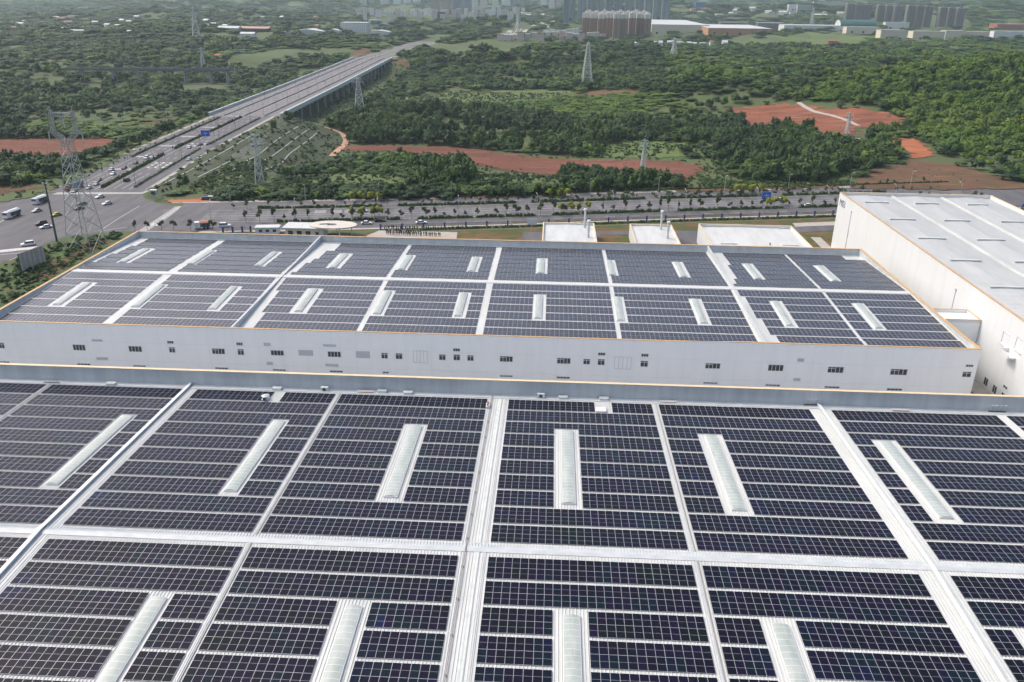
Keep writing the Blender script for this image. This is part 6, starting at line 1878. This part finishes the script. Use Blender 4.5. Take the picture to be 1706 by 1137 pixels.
# lowrise rows near the curving road
rr_ = random.Random(5)
for i in range(16):
    px = 828 + i * 11.5
    block(px, px + rr_.uniform(8, 11), 66 + rr_.uniform(-3, 3), 56 + rr_.uniform(-3, 2), TM['pink'], RW if i % 3 else RED, 'small pink and white flat block in the low row left of the brown estate', 'apartment block', 'apartment_block', 12, 'low pink blocks before the brown estate')
for i in range(12):
    px = 905 + i * 10
    block(px, px + 9, 58 + rr_.uniform(-2, 2), 50 + rr_.uniform(-2, 2), TM['white'], RW, 'small white block in the second low row left of the brown estate', 'apartment block', 'apartment_block', 12, 'low white blocks before the brown estate')
for i in range(48):
    px = 590 + i * 6.4 + rr_.uniform(-3, 3)
    block(px, px + rr_.uniform(5, 10), 25 + rr_.uniform(-6, 10), 17 + rr_.uniform(-6, 7), TM[rr_.choice(('white', 'cream', 'pink'))], RW, 'small pale block of the old town below the distant high rises', 'house', 'house', 14, 'pale old town blocks')
block(726, 742, 30, 19, TM['dark'], M['concrete'], 'dark glass block below the pinkish towers', depth=20)
for i in range(18):
    px = 1000 + i * 12 + rr_.uniform(-4, 4)
    block(px, px + rr_.uniform(6, 12), 74 + rr_.uniform(-3, 5), 68 + rr_.uniform(-2, 4), rr_.choice((W_, CREAM, GA, M['soilbrown'])), rr_.choice((RW, GA, RED, RW)), 'small scattered house beyond the middle wooded hill', 'house', 'house', 10, 'scattered houses beyond the middle hill', 'gable')
# factory roofs, campus and hall at right
block(1085, 1180, 57, 41, CREAM, RW, 'huge flat white roofed plant right of the brown estate', kind='flat', depth=420, cat='factory', name='factory')
block(1180, 1285, 58, 47, M['rust'], RW, 'long white roofed plant with rust brown walls', kind='flat', depth=260, cat='factory', name='factory')
block(1200, 1232, 46, 37, TM['dark'], M['concrete'], 'dark glass office behind the rust walled plant, left', depth=30)
block(1262, 1306, 51, 38, TM['dark'], GA, 'dark glass office at the right end of the rust walled plant', depth=30)
block(1306, 1398, 53, 42, TM['white'], RW, 'long pale factory wall left of the arched hall', kind='flat', depth=60, cat='factory', name='factory')
block(1400, 1460, 49, 33, W_, GREENR, 'arched sports hall with a white and dark green roof', kind='arch', depth=55, cat='hall', name='sports_hall')
for i, (a, b, yb, yt) in enumerate(((1410, 1466, 55, 45), (1466, 1509, 66, 50), (1520, 1572, 66, 52), (1574, 1608, 65, 51), (1608, 1652, 64, 53))):
    r = block(a, b, yb, yt, CREAM, M['paving'], 'cream campus building with dark glass front, %s in the row' % 'first second third fourth fifth'.split()[i], depth=30, cat='school', name='campus_building', group='cream campus buildings')
    k = 1
block(1655, 1712, 64, 52, TM['white'], RW, 'white gridded dormitory at the right edge beyond the woods', depth=20, cat='dormitory', name='dormitory')
block(1474, 1513, 48, 37, TM['white'], GA, 'pale flat building between the arched hall and dark towers', depth=20)
block(1313, 1328, 17, 7, W_, RW, 'white block with three fins on the far right hillside', depth=14)
block(1328, 1350, 20, 8, M['concrete'], GA, 'grey building beside the white finned block on the hillside', depth=20)
block(1355, 1410, 14, 3, TM['pink'], RW, 'long pink and white block at the top on the right', depth=16)
block(1158, 1176, 14, 4, BLUER, BLUER, 'bright blue building far off at the top right of centre', depth=18)
block(1660, 1710, 52, 40, RED, mat('terracotta', (.34, .19, .15), .8), 'terracotta coloured works on the right hillside', depth=50, kind='flat', cat='factory', name='factory')
block(1380, 1396, 72, 66, RED, RED, 'small red roofed house before the campus', kind='gable', depth=10, cat='house', name='house')
block(1366, 1392, 100, 93, M['concrete'], GA, 'grey farmhouse in the woods on the right', kind='gable', depth=10, cat='house', name='house')
block(1374, 1384, 90, 87, GA, RW, 'tiny white shed in the woods on the right', kind='gable', depth=6, cat='shed', name='shed')
block(1280, 1293, 104, 97, W_, GA, 'white farmhouse among trees right of centre', kind='gable', depth=9, cat='house', name='house')
block(1238, 1278, 117, 112, M['concrete'], GA, 'long low grey farm shed right of centre', kind='gable', depth=9, cat='shed', name='shed')
for i in range(70):
    px = rr_.choice((rr_.uniform(10, 330), rr_.uniform(10, 560), rr_.uniform(1150, 1420)))
    py = rr_.uniform(30, 58) if px < 560 else rr_.uniform(16, 30)
    block(px, px + rr_.uniform(7, 14), py, py - rr_.uniform(4.5, 7), rr_.choice((W_, W_, CREAM, GA)), rr_.choice((RW, GA, RED)), 'small pale country house among the trees far %s' % ('left' if px < 560 else 'right'), 'house', 'house', 9, 'country houses far %s' % ('left' if px < 560 else 'right'), 'gable', rr_.uniform(-.5, .5))
# curving road beyond
Wp = [G(*p)[:2] for p in ((845, 58), (868, 52), (893, 46), (908, 40), (916, 35), (910, 29), (890, 23), (868, 19))]
mb = MB(); ribbon(mb, Wp, -16, 16, lambda x, y: T(x, y) + 1.2, 0, step=25); structure('far_road', mb, M['paving'])
mb = MB(); ribbon(mb, Wp, -2, 2, lambda x, y: T(x, y) + 1.8, 0, step=25); structure('far_median', mb, M['lawn'])
# ================================================================== air
bpy.context.view_layer.update()
top_ = HC
for o in SC.objects:
    if o.type == 'MESH' and o.name not in ('terrain', 'forest'):
        top_ = max(top_, max((o.matrix_world @ Vector(c)).z for c in o.bound_box))
low_ = min(v.co.z for v in bpy.data.objects['terrain'].data.vertices)
top_ = max(top_, max(v.co.z for v in bpy.data.objects['terrain'].data.vertices) + 14)
mb = MB(); mb.box(-11500, 11500, -300, 12800, low_ - 1, top_ + 4)
hm = bpy.data.materials.new('haze_air'); hm.use_nodes = True
t = hm.node_tree
for n in list(t.nodes): t.nodes.remove(n)
out = t.nodes.new('ShaderNodeOutputMaterial'); pv = t.nodes.new('ShaderNodeVolumePrincipled')
pv.inputs['Color'].default_value = (.72, .89, .97, 1)
pv.inputs['Density'].default_value = .00007
pv.inputs['Anisotropy'].default_value = .2
t.links.new(pv.outputs[0], out.inputs['Volume'])
hz = mb.build('haze', hm, kind='stuff')
